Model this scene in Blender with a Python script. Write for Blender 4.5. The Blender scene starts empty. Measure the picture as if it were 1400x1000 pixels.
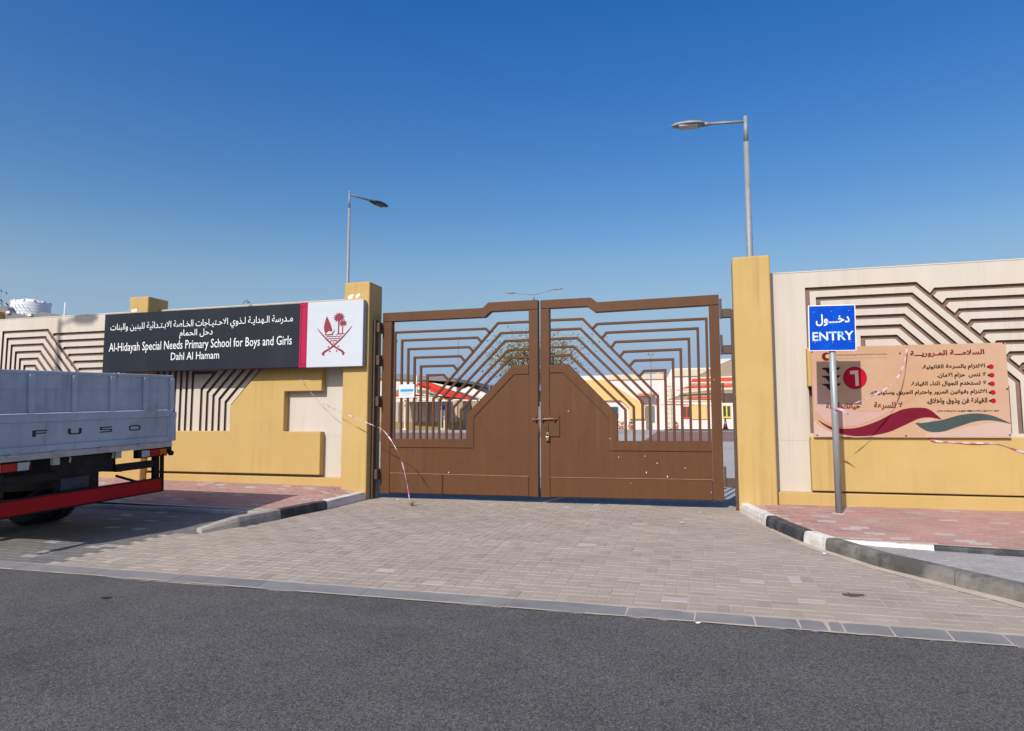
import bpy, bmesh, math, random, unicodedata
from mathutils import Vector, Matrix, noise
from mathutils.geometry import delaunay_2d_cdt

rnd = random.Random(7)
R = math.radians
SC = bpy.context.scene
COL = SC.collection

# ------------------------------------------------------------------ camera, sky, sun, exposure
CAM_H, YAW, PITCH, LENS_PX = 1.34, R(16.2), math.atan(85 / 933.3), 933.3
cd = bpy.data.cameras.new('camera')
cam = bpy.data.objects.new('camera', cd); COL.objects.link(cam)
cd.sensor_width = 36.0; cd.lens = 36.0 * LENS_PX / 1400.0
cd.clip_start = 0.05; cd.clip_end = 3000.0
cam.location = (0, 0, CAM_H)
cam.rotation_euler = (R(90) + PITCH, 0, YAW)
SC.camera = cam

SUN_AZ, SUN_EL = R(13.0), R(38.0)          # light travels towards +Y and a little +X, downwards
world = bpy.data.worlds.new('World'); SC.world = world; world.use_nodes = True
wn = world.node_tree.nodes; wl = world.node_tree.links
bg = wn['Background']
sky = wn.new('ShaderNodeTexSky'); sky.sky_type = 'NISHITA'; sky.sun_disc = False
sky.sun_elevation = SUN_EL
sky.sun_rotation = R(180.0) + SUN_AZ
sky.altitude = 0.0; sky.air_density = 1.7; sky.dust_density = 2.0; sky.ozone_density = 4.0
hs = wn.new('ShaderNodeHueSaturation'); hs.inputs['Saturation'].default_value = 1.5; hs.inputs['Hue'].default_value = 0.52
wl.new(sky.outputs[0], hs.inputs['Color']); 
# pale dusty air low over the horizon, the same all the way round
tc = wn.new('ShaderNodeTexCoord'); sx_ = wn.new('ShaderNodeSeparateXYZ'); wl.new(tc.outputs['Generated'], sx_.inputs[0])
mr = wn.new('ShaderNodeMapRange'); mr.interpolation_type = 'SMOOTHSTEP'
for k, v in (('From Min', 0.31), ('From Max', 0.03), ('To Min', 0.0), ('To Max', 1.0)): mr.inputs[k].default_value = v
wl.new(sx_.outputs['Z'], mr.inputs['Value'])
mx = wn.new('ShaderNodeMix'); mx.data_type = 'RGBA'; wl.new(mr.outputs[0], mx.inputs[0]); wl.new(hs.outputs[0], mx.inputs[6]); mx.inputs[7].default_value = (2.40, 3.35, 5.2, 1)
wl.new(mx.outputs[2], bg.inputs['Color']); bg.inputs['Strength'].default_value = 0.109

sd = bpy.data.lights.new('sun', 'SUN'); sun = bpy.data.objects.new('sun', sd); COL.objects.link(sun)
sd.energy = 3.75; sd.angle = R(0.53); sd.color = (1.0, 0.945, 0.86)
d = Vector((math.sin(SUN_AZ) * math.cos(SUN_EL), math.cos(SUN_AZ) * math.cos(SUN_EL), -math.sin(SUN_EL)))
sun.rotation_euler = d.to_track_quat('-Z', 'Y').to_euler(); sun.location = (-6, -20, 20)

SC.view_settings.view_transform = 'Standard'; SC.view_settings.look = 'None'
SC.view_settings.exposure = 0.2; SC.view_settings.gamma = 1.0
SC.view_settings.use_curve_mapping = False
SC.render.engine = 'CYCLES'

# ------------------------------------------------------------------ materials
MATS = {}
def mat(name, col, rough=0.7, metal=0.0, var=0.12, scale=3.0, bump=0.0, bscale=120.0, stretch=None, dirt=None,
        dirt_scale=1.0, dirt_amt=0.5, island=0.0, spec=0.5, speck=None, speck_scale=200.0, speck_size=0.25, tint2=None, grain=0, streak=None, streak_amt=0.3, streak_map=(11, 11, .28), patch=None, patch_scale=0.35, patch_amt=0.5):
    """Principled material; colour breaks up with world-space noise, optional streaks, dirt, specks and per-piece tone."""
    if name in MATS: return MATS[name]
    m = bpy.data.materials.new(name); m.use_nodes = True; MATS[name] = m
    nt = m.node_tree; N = nt.nodes; L = nt.links; b = N['Principled BSDF']
    b.inputs['Roughness'].default_value = rough; b.inputs['Metallic'].default_value = metal
    b.inputs['Specular IOR Level'].default_value = spec
    geo = N.new('ShaderNodeNewGeometry'); pos = geo.outputs['Position']
    if stretch:
        mp = N.new('ShaderNodeMapping'); mp.inputs['Scale'].default_value = stretch
        L.new(pos, mp.inputs['Vector']); spos = mp.outputs[0]
    else: spos = pos
    def noise_tex(sc, det=5, vec=None, rg=0.6):
        n = N.new('ShaderNodeTexNoise'); n.inputs['Scale'].default_value = sc; n.inputs['Detail'].default_value = det
        n.inputs['Roughness'].default_value = rg; L.new(vec or pos, n.inputs['Vector']); return n.outputs['Fac']
    def ramp(fac, a, bb, ca, cb):
        r = N.new('ShaderNodeMapRange'); r.inputs['From Min'].default_value = a; r.inputs['From Max'].default_value = bb
        r.inputs['To Min'].default_value = ca; r.inputs['To Max'].default_value = cb; L.new(fac, r.inputs['Value']); return r.outputs[0]
    def mix(fac, a, bb, typ='MIX'):
        x = N.new('ShaderNodeMix'); x.data_type = 'RGBA'; x.blend_type = typ
        if isinstance(fac, float): x.inputs[0].default_value = fac
        else: L.new(fac, x.inputs[0])
        for s, v in ((6, a), (7, bb)):
            if isinstance(v, tuple): x.inputs[s].default_value = (*v, 1)
            else: L.new(v, x.inputs[s])
        return x.outputs[2]
    c = None
    lo = tuple(max(0, v * (1 - var)) for v in col); hi = tuple(min(1, v * (1 + var)) for v in col)
    c = mix(ramp(noise_tex(scale, 6, spos), 0.3, 0.7, 0, 1), lo, hi)
    if tint2: c = mix(ramp(noise_tex(scale * 0.37, 4), 0.42, 0.62, 0, 1), c, tint2)
    if island:
        oi = N.new('ShaderNodeObjectInfo')
        ad = N.new('ShaderNodeMath'); ad.operation = 'ADD'; L.new(oi.outputs['Random'], ad.inputs[0]); L.new(geo.outputs['Random Per Island'], ad.inputs[1])
        fr = N.new('ShaderNodeMath'); fr.operation = 'FRACT'; L.new(ad.outputs[0], fr.inputs[0])
        rr = N.new('ShaderNodeValToRGB'); L.new(fr.outputs[0], rr.inputs[0])
        e = rr.color_ramp.elements
        e[0].position = 0.0; e[0].color = (1 - island * 1.5, 1 - island * 1.5, 1 - island * 1.35, 1)
        e[1].position = 1.0; e[1].color = (1 + island * .5, 1 + island * .45, 1 + island * .4, 1)
        x = rr.color_ramp.elements.new(0.16); x.color = (1 - island * .35, 1 - island * .35, 1 - island * .3, 1)
        x = rr.color_ramp.elements.new(0.85); x.color = (1 + island * .12, 1 + island * .1, 1 + island * .08, 1)
        c = mix(1.0, c, rr.outputs[0], 'MULTIPLY')
    if dirt:
        f = ramp(noise_tex(dirt_scale, 7, spos, 0.7), 0.46, 0.68, 0, dirt_amt)
        c = mix(f, c, dirt)
    if patch:
        c = mix(ramp(noise_tex(patch_scale, 6, rg=0.62), 0.5, 0.66, 0, patch_amt), c, patch)
    if streak:
        mp2 = N.new('ShaderNodeMapping'); mp2.inputs['Scale'].default_value = streak_map; L.new(pos, mp2.inputs['Vector'])
        f1 = ramp(noise_tex(1.0, 5, mp2.outputs[0], 0.65), 0.5, 0.72, 0, 1)
        f2 = ramp(noise_tex(0.8, 3), 0.42, 0.62, 0, streak_amt)
        mm = N.new('ShaderNodeMath'); mm.operation = 'MULTIPLY'; L.new(f1, mm.inputs[0]); L.new(f2, mm.inputs[1])
        c = mix(mm.outputs[0], c, streak)
    if grain:
        v = N.new('ShaderNodeTexVoronoi'); v.inputs['Scale'].default_value = grain; L.new(pos, v.inputs['Vector'])
        sp = N.new('ShaderNodeSeparateColor'); L.new(v.outputs['Color'], sp.inputs[0])
        c = mix(1.0, c, ramp(sp.outputs[1], 0, 1, 0.5, 1.5), 'MULTIPLY')
    if speck:
        v = N.new('ShaderNodeTexVoronoi'); v.inputs['Scale'].default_value = speck_scale; L.new(pos, v.inputs['Vector'])
        sp = N.new('ShaderNodeSeparateColor'); L.new(v.outputs['Color'], sp.inputs[0])
        g = N.new('ShaderNodeMath'); g.operation = 'GREATER_THAN'; g.inputs[1].default_value = 1 - speck_size; L.new(sp.outputs[0], g.inputs[0])
        l = N.new('ShaderNodeMath'); l.operation = 'LESS_THAN'; l.inputs[1].default_value = 0.42; L.new(v.outputs['Distance'], l.inputs[0])
        mu = N.new('ShaderNodeMath'); mu.operation = 'MULTIPLY'; L.new(g.outputs[0], mu.inputs[0]); L.new(l.outputs[0], mu.inputs[1])
        c = mix(mu.outputs[0], c, speck)
    L.new(c, b.inputs['Base Color'])
    rv = ramp(noise_tex(scale * 2.3, 4), 0.3, 0.7, max(0.05, rough - 0.08), min(1, rough + 0.08)); L.new(rv, b.inputs['Roughness'])
    if bump:
        bn = N.new('ShaderNodeBump'); bn.inputs['Strength'].default_value = min(1, bump); bn.inputs['Distance'].default_value = 0.004
        L.new(noise_tex(bscale, 4), bn.inputs['Height']); L.new(bn.outputs[0], b.inputs['Normal'])
    return m

M_YEL = mat('yellow_plaster', streak=(0.30, 0.185, 0.075), streak_amt=0.5, patch=(0.52, 0.36, 0.15), patch_scale=1.3, patch_amt=0.5, col=(0.49, 0.33, 0.116), rough=0.85, var=0.05, scale=2.2, bump=0.35, bscale=90, dirt=(0.43, 0.265, 0.085), dirt_scale=1.1, dirt_amt=0.4, stretch=(1, 1, .45))
M_CRM = mat('cream_plaster', streak=(0.36, 0.29, 0.23), streak_amt=0.45, patch=(0.53, 0.485, 0.435), patch_scale=1.1, patch_amt=0.5, col=(0.545, 0.49, 0.425), rough=0.85, var=0.04, scale=2.0, bump=0.3, bscale=90, dirt=(0.47, 0.395, 0.325), dirt_scale=1.3, dirt_amt=0.35, stretch=(1.6, 1, .3))
M_GRV = mat('groove_brown', (0.20, 0.128, 0.10), 0.85, var=0.15, scale=6, bump=0.2)
M_GATE = mat('gate_brown_paint', streak=(0.155, 0.085, 0.048), streak_amt=0.4, streak_map=(16, 16, .5), patch=(0.092, 0.039, 0.018), patch_scale=1.4, patch_amt=0.7, col=(0.105, 0.044, 0.018), rough=0.5, var=0.06, scale=2.5, bump=0.12, bscale=60, dirt=(0.125, 0.056, 0.026), dirt_scale=2.2, dirt_amt=0.4, stretch=(4, 1, .35), spec=0.22)
M_LEDGE = mat('gate_painted_sun_line', (0.24, 0.13, 0.075), 0.8, var=0.2, scale=6)  # lighter gate brown: the sunlit line of the ledge put into the colour
M_HING = mat('hinge_steel', (0.075, 0.045, 0.033), 0.6, var=0.2, scale=8, bump=0.2)
M_ASPH = mat('asphalt', patch=(0.050, 0.047, 0.046), patch_scale=0.55, patch_amt=0.7, streak=(0.105, 0.098, 0.094), streak_amt=0.7, streak_map=(.22, 1.5, 1), col=(0.081, 0.076, 0.071), rough=0.9, var=0.13, scale=1.4, bump=0.9, bscale=110, dirt=(0.105, 0.096, 0.09), dirt_scale=0.5, dirt_amt=0.6, speck=(0.21, 0.205, 0.195), speck_scale=125, speck_size=0.16, grain=105)
M_DRV = mat('paver_beige', patch=(0.27, 0.23, 0.195), patch_scale=0.75, patch_amt=0.45, col=(0.36, 0.30, 0.24), rough=0.9, var=0.13, scale=1.1, bump=0.5, bscale=160, island=0.105, dirt=(0.43, 0.36, 0.285), dirt_scale=0.8, dirt_amt=0.6, tint2=(0.33, 0.275, 0.24))
M_RED = mat('paver_red', (0.39, 0.22, 0.19), 0.9, var=0.12, scale=1.5, bump=0.5, bscale=160, island=0.16, dirt=(0.36, 0.255, 0.225), dirt_scale=1.3, dirt_amt=0.5)
M_PALE = mat('paver_pale', (0.42, 0.37, 0.335), 0.9, var=0.12, scale=3, bump=0.5, bscale=160, island=0.1)
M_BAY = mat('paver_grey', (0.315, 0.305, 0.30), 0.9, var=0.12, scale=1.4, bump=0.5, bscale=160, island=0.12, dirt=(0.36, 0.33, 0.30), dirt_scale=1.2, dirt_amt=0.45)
M_BAYL = mat('paver_grey_shaded', (0.15, 0.145, 0.145), 0.9, var=0.14, scale=1.4, bump=0.5, bscale=160, island=0.12, dirt=(0.20, 0.185, 0.165), dirt_scale=1.2, dirt_amt=0.5)  # left bay's grey pavers, colour darkened to deepen the truck's shadow
M_SAND = mat('joint_sand', (0.45, 0.375, 0.30), 0.95, var=0.15, scale=4, bump=0.6, bscale=200)
M_DUST = mat('desert_ground', (0.42, 0.34, 0.26), 0.95, var=0.12, scale=0.3, bump=0.6, bscale=20)
M_KW = mat('kerb_white', (0.74, 0.71, 0.66), 0.75, var=0.06, scale=7, bump=0.5, bscale=70, dirt=(0.40, 0.36, 0.31), dirt_scale=5, dirt_amt=0.8)
M_KB = mat('kerb_black', (0.028, 0.031, 0.040), 0.7, var=0.3, scale=7, bump=0.5, bscale=70, dirt=(0.13, 0.12, 0.11), dirt_scale=5, dirt_amt=0.7)
M_KC = mat('kerb_concrete', (0.19, 0.175, 0.155), 0.9, var=0.2, scale=5, bump=0.5, bscale=80, dirt=(0.04, 0.038, 0.037), dirt_scale=3.2, dirt_amt=0.95, tint2=(0.075, 0.072, 0.068))
M_KC2 = mat('kerb_concrete_clean', (0.36, 0.325, 0.285), 0.9, var=0.12, scale=5, bump=0.5, bscale=80, dirt=(0.20, 0.18, 0.16), dirt_scale=4, dirt_amt=0.6)
M_EDGE = mat('edging_concrete', (0.205, 0.198, 0.196), 0.9, var=0.16, scale=3, bump=0.5, bscale=110, dirt=(0.30, 0.265, 0.24), dirt_scale=1.2, dirt_amt=0.55, island=0.1)
M_CONC = mat('yard_concrete', (0.36, 0.335, 0.315), 0.9, var=0.1, scale=0.6, bump=0.2)
M_YRED = mat('yard_red_paving', (0.21, 0.12, 0.105), 0.9, var=0.15, scale=1.0, bump=0.2)
M_GALV = mat('galvanised_steel', (0.34, 0.35, 0.365), 0.5, metal=0.35, var=0.14, scale=9, bump=0.1, stretch=(3, 3, .5))
M_LAMPG = mat('lamp_grey', (0.25, 0.26, 0.275), 0.55, metal=0.1, var=0.1, scale=7)
M_LAMPD = mat('lamp_dark', (0.035, 0.036, 0.04), 0.5, var=0.1)
M_LENS = mat('lamp_lens', (0.42, 0.42, 0.38), 0.25, var=0.05, spec=0.6)
M_SDARK = mat('sign_charcoal', (0.016, 0.019, 0.027), 0.5, var=0.05, scale=1.5, dirt=(0.027, 0.032, 0.040), dirt_scale=1.2, dirt_amt=0.5, stretch=(2, 1, .4), spec=0.2)
M_SRED = mat('sign_crimson', (0.42, 0.008, 0.065), 0.5, var=0.04, spec=0.2)
M_SDRED = mat('sign_crimson_groove', (0.10, 0.004, 0.02), 0.6, var=0.05)
M_SWHT = mat('sign_white', (0.52, 0.55, 0.60), 0.45, var=0.025, scale=2, dirt=(0.48, 0.51, 0.55), dirt_scale=1.4, dirt_amt=0.35)
M_SGRY = mat('sign_return_grey', (0.36, 0.39, 0.44), 0.5, var=0.05)
M_MAR = mat('emblem_maroon', (0.22, 0.010, 0.035), 0.5, var=0.06)
M_LET = mat('letter_white', (0.78, 0.78, 0.80), 0.5, var=0.03)
M_BLUE = mat('sign_blue', patch=(0.0, 0.105, 0.55), patch_scale=5.0, patch_amt=0.6, col=(0.0, 0.055, 0.46), rough=0.5, spec=0.08, var=0.06, scale=5, dirt=(0.003, 0.08, 0.56), dirt_scale=8, dirt_amt=0.3)
M_FADE = mat('letter_faded', patch=(0.0, 0.28, 0.70), patch_scale=7.0, patch_amt=1.0, col=(0.78, 0.79, 0.80), rough=0.5, var=0.02, dirt=(0.0, 0.30, 0.70), dirt_scale=5.6, dirt_amt=1.0)
M_BILL = mat('banner_peach', (0.48, 0.30, 0.185), 0.6, var=0.06, scale=1.6, tint2=(0.49, 0.32, 0.225), dirt=(0.43, 0.215, 0.10), dirt_scale=1.6, dirt_amt=0.45, spec=0.12)
M_BPNK = mat('banner_pink', (0.49, 0.31, 0.265), 0.6, var=0.05, scale=2, spec=0.12)
M_BPNK2 = mat('banner_pale_pink', (0.51, 0.36, 0.30), 0.6, var=0.05, scale=2, spec=0.12)
M_BMAR = mat('banner_maroon', (0.15, 0.006, 0.018), 0.6, var=0.08, scale=4, spec=0.12)
M_BMARL = mat('banner_maroon_light', (0.155, 0.006, 0.024), 0.6, var=0.08, scale=4, spec=0.12)
M_BRED = mat('banner_red', (0.45, 0.002, 0.022), 0.6, var=0.05, spec=0.12)
M_BGRY = mat('banner_slate', (0.055, 0.075, 0.072), 0.6, var=0.08, spec=0.12)
M_BBRN = mat('banner_text_brown', (0.02, 0.010, 0.008), 0.6, var=0.05, spec=0.12)
M_BTAN = mat('banner_line', (0.50, 0.27, 0.20), 0.6, var=0.05, spec=0.12)
M_BCRM = mat('banner_cream', (0.74, 0.55, 0.36), 0.6, var=0.05, spec=0.12)
M_GOLD = mat('banner_gold', (0.60, 0.38, 0.05), 0.5, var=0.05, spec=0.12)
M_TRK = mat('truck_paint', streak=(0.17, 0.17, 0.165), streak_amt=0.6, streak_map=(14, 14, .8), patch=(0.27, 0.32, 0.37), patch_scale=2.2, patch_amt=0.6, col=(0.395, 0.465, 0.545), rough=0.4, var=0.05, scale=3, dirt=(0.30, 0.345, 0.39), dirt_scale=2.5, dirt_amt=0.5, bump=0.05, bscale=30)
M_TRKS = mat('truck_sill', (0.44, 0.43, 0.42), 0.6, var=0.1, scale=5, dirt=(0.28, 0.26, 0.24), dirt_scale=4, dirt_amt=0.5)
M_BLK = mat('chassis_black', (0.008, 0.008, 0.010), 0.65, var=0.3, scale=6, dirt=(0.022, 0.02, 0.018), dirt_scale=4, dirt_amt=0.5, spec=0.25)
M_TYR = mat('tyre_rubber', (0.018, 0.018, 0.018), 0.85, var=0.25, scale=10, bump=0.4, bscale=60, dirt=(0.06, 0.052, 0.045), dirt_scale=4, dirt_amt=0.5)
M_BRD = mat('bumper_red', (0.38, 0.003, 0.010), 0.5, spec=0.18, var=0.08, scale=6, dirt=(0.2, 0.008, 0.012), dirt_scale=4, dirt_amt=0.5)
M_LRED = mat('light_red', (0.36, 0.012, 0.012), 0.2, var=0.1)
M_LORG = mat('light_amber', (0.62, 0.13, 0.01), 0.2, var=0.1)
M_LCLR = mat('light_clear', (0.45, 0.44, 0.42), 0.2, var=0.1)
M_INK = mat('ink_black', (0.012, 0.013, 0.018), 0.5, var=0.05)
M_PLT = mat('plate_white', (0.045, 0.052, 0.066), 0.6, var=0.4, scale=8, spec=0.2)
M_GLS = mat('dark_glass', (0.02, 0.026, 0.032), 0.08, var=0.1, spec=0.8)
M_TAPW = mat('tape_white', (0.60, 0.47, 0.54), 0.4, var=0.03)
M_TAPR = mat('tape_red', (0.50, 0.16, 0.28), 0.4, var=0.05)
M_TWIG = mat('twig', (0.16, 0.115, 0.07), 0.9)
M_BRS = mat('brass', (0.26, 0.19, 0.08), 0.35, metal=0.7, var=0.15, scale=20)
M_CHR = mat('steel_bright', (0.6, 0.6, 0.6), 0.3, metal=0.8, var=0.1)
M_ROD = mat('rod_rusty', (0.34, 0.19, 0.11), 0.6, metal=0.2, var=0.15, scale=12)
M_NWHT = mat('notice_white', (0.62, 0.65, 0.66), 0.45, var=0.02)
M_NBLU = mat('notice_blue', (0.01, 0.30, 0.60), 0.5, var=0.02)
M_NGRY = mat('notice_print', (0.45, 0.47, 0.5), 0.6, var=0.02)
M_PINK = mat('school_pink_white', (0.73, 0.60, 0.575), 0.85, var=0.03, bump=0.1)
M_SCRM = mat('school_cream', (0.58, 0.49, 0.36), 0.85, var=0.04)
M_SYEL = mat('school_yellow', (0.66, 0.44, 0.17), 0.85, var=0.04)
M_STONE = mat('rough_stone', (0.66, 0.58, 0.48), 0.9, var=0.1, scale=5, bump=0.4, bscale=12, island=0.1)
M_TANW = mat('hall_tan', (0.33, 0.25, 0.165), 0.85, var=0.05)
M_TANB = mat('hall_ochre', (0.27, 0.185, 0.085), 0.85, var=0.05)
M_TANP = mat('hall_panel', (0.42, 0.35, 0.31), 0.85, var=0.05)
M_SAILR = mat('sail_red', (0.62, 0.035, 0.010), 0.7, var=0.05)
M_SAILW = mat('sail_white', (0.66, 0.58, 0.48), 0.7, var=0.05)
M_SAILT = mat('sail_tan', (0.30, 0.22, 0.145), 0.75, var=0.06)
M_SAILE = mat('sail_edge', (0.66, 0.57, 0.43), 0.7, var=0.05)
M_ROOFG = mat('roof_grey', (0.17, 0.16, 0.16), 0.8, var=0.08, scale=1.5)
M_HALLW = mat('hall_white', (0.62, 0.57, 0.52), 0.85, var=0.04)
M_TANK = mat('tank_white', (0.76, 0.77, 0.80), 0.45, var=0.03)
M_ORG = mat('orange_unit', (0.75, 0.32, 0.03), 0.6)
M_POT = mat('terracotta', (0.48, 0.19, 0.10), 0.8)
M_CONE = mat('cone_red', (0.60, 0.02, 0.03), 0.5)
M_WRED = mat('frame_red', (0.65, 0.02, 0.02), 0.5)
M_WYEL = mat('frame_yellow', (0.75, 0.62, 0.02), 0.5)
M_WBLU = mat('frame_blue', (0.03, 0.10, 0.35), 0.5)
M_WGRN = mat('window_green_glass', (0.055, 0.075, 0.045), 0.2, var=0.2)
M_DOOR = mat('door_grey', (0.14, 0.135, 0.135), 0.5)
M_BARK = mat('bark', (0.17, 0.12, 0.08), 0.95, var=0.2, scale=8, bump=0.4, bscale=30)
M_LEAF = mat('leaf_olive', (0.19, 0.21, 0.05), 0.6, var=0.35, scale=2.5, island=0.4)
M_LEAFY = mat('leaf_dry', (0.32, 0.23, 0.10), 0.7, var=0.3, scale=3, island=0.4)
M_POD = mat('seed_pod', (0.12, 0.045, 0.03), 0.7, var=0.2)
M_PALM = mat('palm_frond', (0.035, 0.05, 0.03), 0.6, var=0.2)
M_PAPER = mat('paper', (0.75, 0.74, 0.72), 0.8)
M_RUST = mat('rust_stain', (0.10, 0.06, 0.035), 0.8, var=0.3, scale=20)
M_TAR = mat('tar', (0.03, 0.028, 0.027), 0.7, var=0.3, scale=30)
M_ADOT = mat('screw_dark', (0.03, 0.025, 0.02), 0.6)

# ------------------------------------------------------------------ mesh helpers
class MB:
    def __init__(s): s.v = []; s.f = []; s.m = []; s.mats = []
    def mi(s, m):
        if m not in s.mats: s.mats.append(m)
        return s.mats.index(m)
    def add(s, vs, fs, m=None):
        o = len(s.v); s.v += [tuple(v) for v in vs]; k = s.mi(m) if m else 0
        for f in fs: s.f.append(tuple(i + o for i in f)); s.m.append(k)
        return s
    def box(s, x0, x1, y0, y1, z0, z1, m=None):
        x0, x1 = min(x0, x1), max(x0, x1); y0, y1 = min(y0, y1), max(y0, y1); z0, z1 = min(z0, z1), max(z0, z1)
        return s.add([(x0, y0, z0), (x1, y0, z0), (x1, y1, z0), (x0, y1, z0), (x0, y0, z1), (x1, y0, z1), (x1, y1, z1), (x0, y1, z1)],
              [(0, 3, 2, 1), (4, 5, 6, 7), (0, 1, 5, 4), (1, 2, 6, 5), (2, 3, 7, 6), (3, 0, 4, 7)], m)
    def prism(s, poly, y0, y1, m=None, axis='y'):
        """polygon given as (x,z) pairs extruded between y0 (front) and y1; axis 'x': pairs are (y,z); axis 'z': pairs are (x,y)"""
        n = len(poly)
        ar = sum(poly[i][0] * poly[(i + 1) % n][1] - poly[(i + 1) % n][0] * poly[i][1] for i in range(n))
        if ar < 0: poly = poly[::-1]
        if axis == 'y': P = lambda p, t: (p[0], t, p[1])
        elif axis == 'x': P = lambda p, t: (t, p[0], p[1])
        else: P = lambda p, t: (p[0], p[1], t)
        a, b = min(y0, y1), max(y0, y1)
        vs = [P(p, a) for p in poly] + [P(p, b) for p in poly]
        if axis == 'y': fs = [tuple(range(n)), tuple(range(2 * n - 1, n - 1, -1))] + [(i, n + i, n + (i + 1) % n, (i + 1) % n) for i in range(n)]
        else: fs = [tuple(range(n - 1, -1, -1)), tuple(range(n, 2 * n))] + [(i, (i + 1) % n, n + (i + 1) % n, n + i) for i in range(n)]
        return s.add(vs, fs, m)
    def flat(s, poly, y, m=None):
        n = len(poly)
        ar = sum(poly[i][0] * poly[(i + 1) % n][1] - poly[(i + 1) % n][0] * poly[i][1] for i in range(n))
        if ar < 0: poly = poly[::-1]
        return s.add([(p[0], y, p[1]) for p in poly], [tuple(range(n))], m)
    def tube(s, pts, rad, seg=8, m=None, cap=True):
        pts = [Vector(p) for p in pts]; n = len(pts)
        rads = rad if isinstance(rad, (list, tuple)) else [rad] * n
        vs = []; fs = []; up = None
        for i, p in enumerate(pts):
            t = (pts[min(i + 1, n - 1)] - pts[max(i - 1, 0)]).normalized()
            if up is None: up = t.orthogonal().normalized()
            a = (up - t * up.dot(t)).normalized(); b = t.cross(a); up = a
            for k in range(seg):
                w = 2 * math.pi * k / seg; vs.append(p + (a * math.cos(w) + b * math.sin(w)) * rads[i])
        for i in range(n - 1):
            for k in range(seg):
                k2 = (k + 1) % seg; fs.append((i * seg + k, i * seg + k2, (i + 1) * seg + k2, (i + 1) * seg + k))
        if cap: fs.append(tuple(range(seg - 1, -1, -1))); fs.append(tuple((n - 1) * seg + k for k in range(seg)))
        return s.add(vs, fs, m)
    def lathe(s, prof, c=(0, 0, 0), seg=20, m=None, axis='z'):
        vs = []; fs = []; n = len(prof)
        for r, h in prof:
            for k in range(seg):
                w = 2 * math.pi * k / seg; x, y = r * math.cos(w), r * math.sin(w)
                vs.append((c[0] + x, c[1] + y, c[2] + h) if axis == 'z' else ((c[0] + x, c[1] + h, c[2] - y) if axis == 'y' else (c[0] + h, c[1] + x, c[2] + y)))
        for i in range(n - 1):
            for k in range(seg):
                k2 = (k + 1) % seg; fs.append((i * seg + k, i * seg + k2, (i + 1) * seg + k2, (i + 1) * seg + k))
        fs.append(tuple(range(seg - 1, -1, -1))); fs.append(tuple((n - 1) * seg + k for k in range(seg)))
        return s.add(vs, fs, m)
    def build(s, name, m=None, parent=None, bevel=0.0, smooth=False, seg=1):
        me = bpy.data.meshes.new(name); me.from_pydata(s.v, [], s.f)
        for x in (s.mats or [m]): me.materials.append(x)
        if s.mats: me.polygons.foreach_set('material_index', s.m)
        if smooth: me.polygons.foreach_set('use_smooth', [True] * len(me.polygons))
        me.update()
        o = bpy.data.objects.new(name, me); COL.objects.link(o)
        if parent: o.parent = parent; o.matrix_parent_inverse = Matrix.Translation(-parent.location) if not parent.get('local') else Matrix()
        if bevel:
            b = o.modifiers.new('edge', 'BEVEL'); b.width = bevel; b.segments = seg; b.limit_method = 'ANGLE'; b.angle_limit = R(40)
        return o

def tag(o, label=None, cat=None, group=None, kind=None):
    if label: o['label'] = label
    if cat: o['category'] = cat
    if group: o['group'] = group
    if kind: o['kind'] = kind
    return o
def thing(name, label, cat, loc=(0, 0, 0), group=None, local=False):
    o = bpy.data.objects.new(name, None); COL.objects.link(o); o.location = loc; o.empty_display_size = 0.2
    if local: o['local'] = 1
    return tag(o, label, cat, group)
def structure(name, loc=(0, 0, 0)):
    o = bpy.data.objects.new(name, None); COL.objects.link(o); o.location = loc; o['kind'] = 'structure'; return o
def struct_mesh(name, mb, m, **k):
    o = mb.build(name, m, **k); o['kind'] = 'structure'; return o
def copy_tree(o, parent=None):
    c = o.copy(); COL.objects.link(c)
    if parent: c.parent = parent
    for ch in list(o.children): copy_tree(ch, c)
    return c
def disc(cx, cz, r, n=24, sx=1.0, sz=1.0):
    return [(cx + r * sx * math.cos(2 * math.pi * k / n), cz + r * sz * math.sin(2 * math.pi * k / n)) for k in range(n)]
def ribbon(pts, w, w_list=None):
    """closed outline of a polyline of width w in the plane (mitred corners)"""
    n = len(pts); Lp = []; Rp = []
    for i, p in enumerate(pts):
        hw = (w_list[i] if w_list else w) / 2
        def nrm(a, b):
            dx, dy = b[0] - a[0], b[1] - a[1]; l = math.hypot(dx, dy) or 1; return (-dy / l, dx / l)
        if i == 0: nx, ny = nrm(pts[0], pts[1]); k = 1
        elif i == n - 1: nx, ny = nrm(pts[-2], pts[-1]); k = 1
        else:
            a = nrm(pts[i - 1], p); b = nrm(p, pts[i + 1]); nx, ny = a[0] + b[0], a[1] + b[1]; l = math.hypot(nx, ny) or 1
            nx /= l; ny /= l; k = 1 / max(0.4, nx * a[0] + ny * a[1])
        Lp.append((p[0] + nx * hw * k, p[1] + ny * hw * k)); Rp.append((p[0] - nx * hw * k, p[1] - ny * hw * k))
    return Lp + Rp[::-1]

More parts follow.
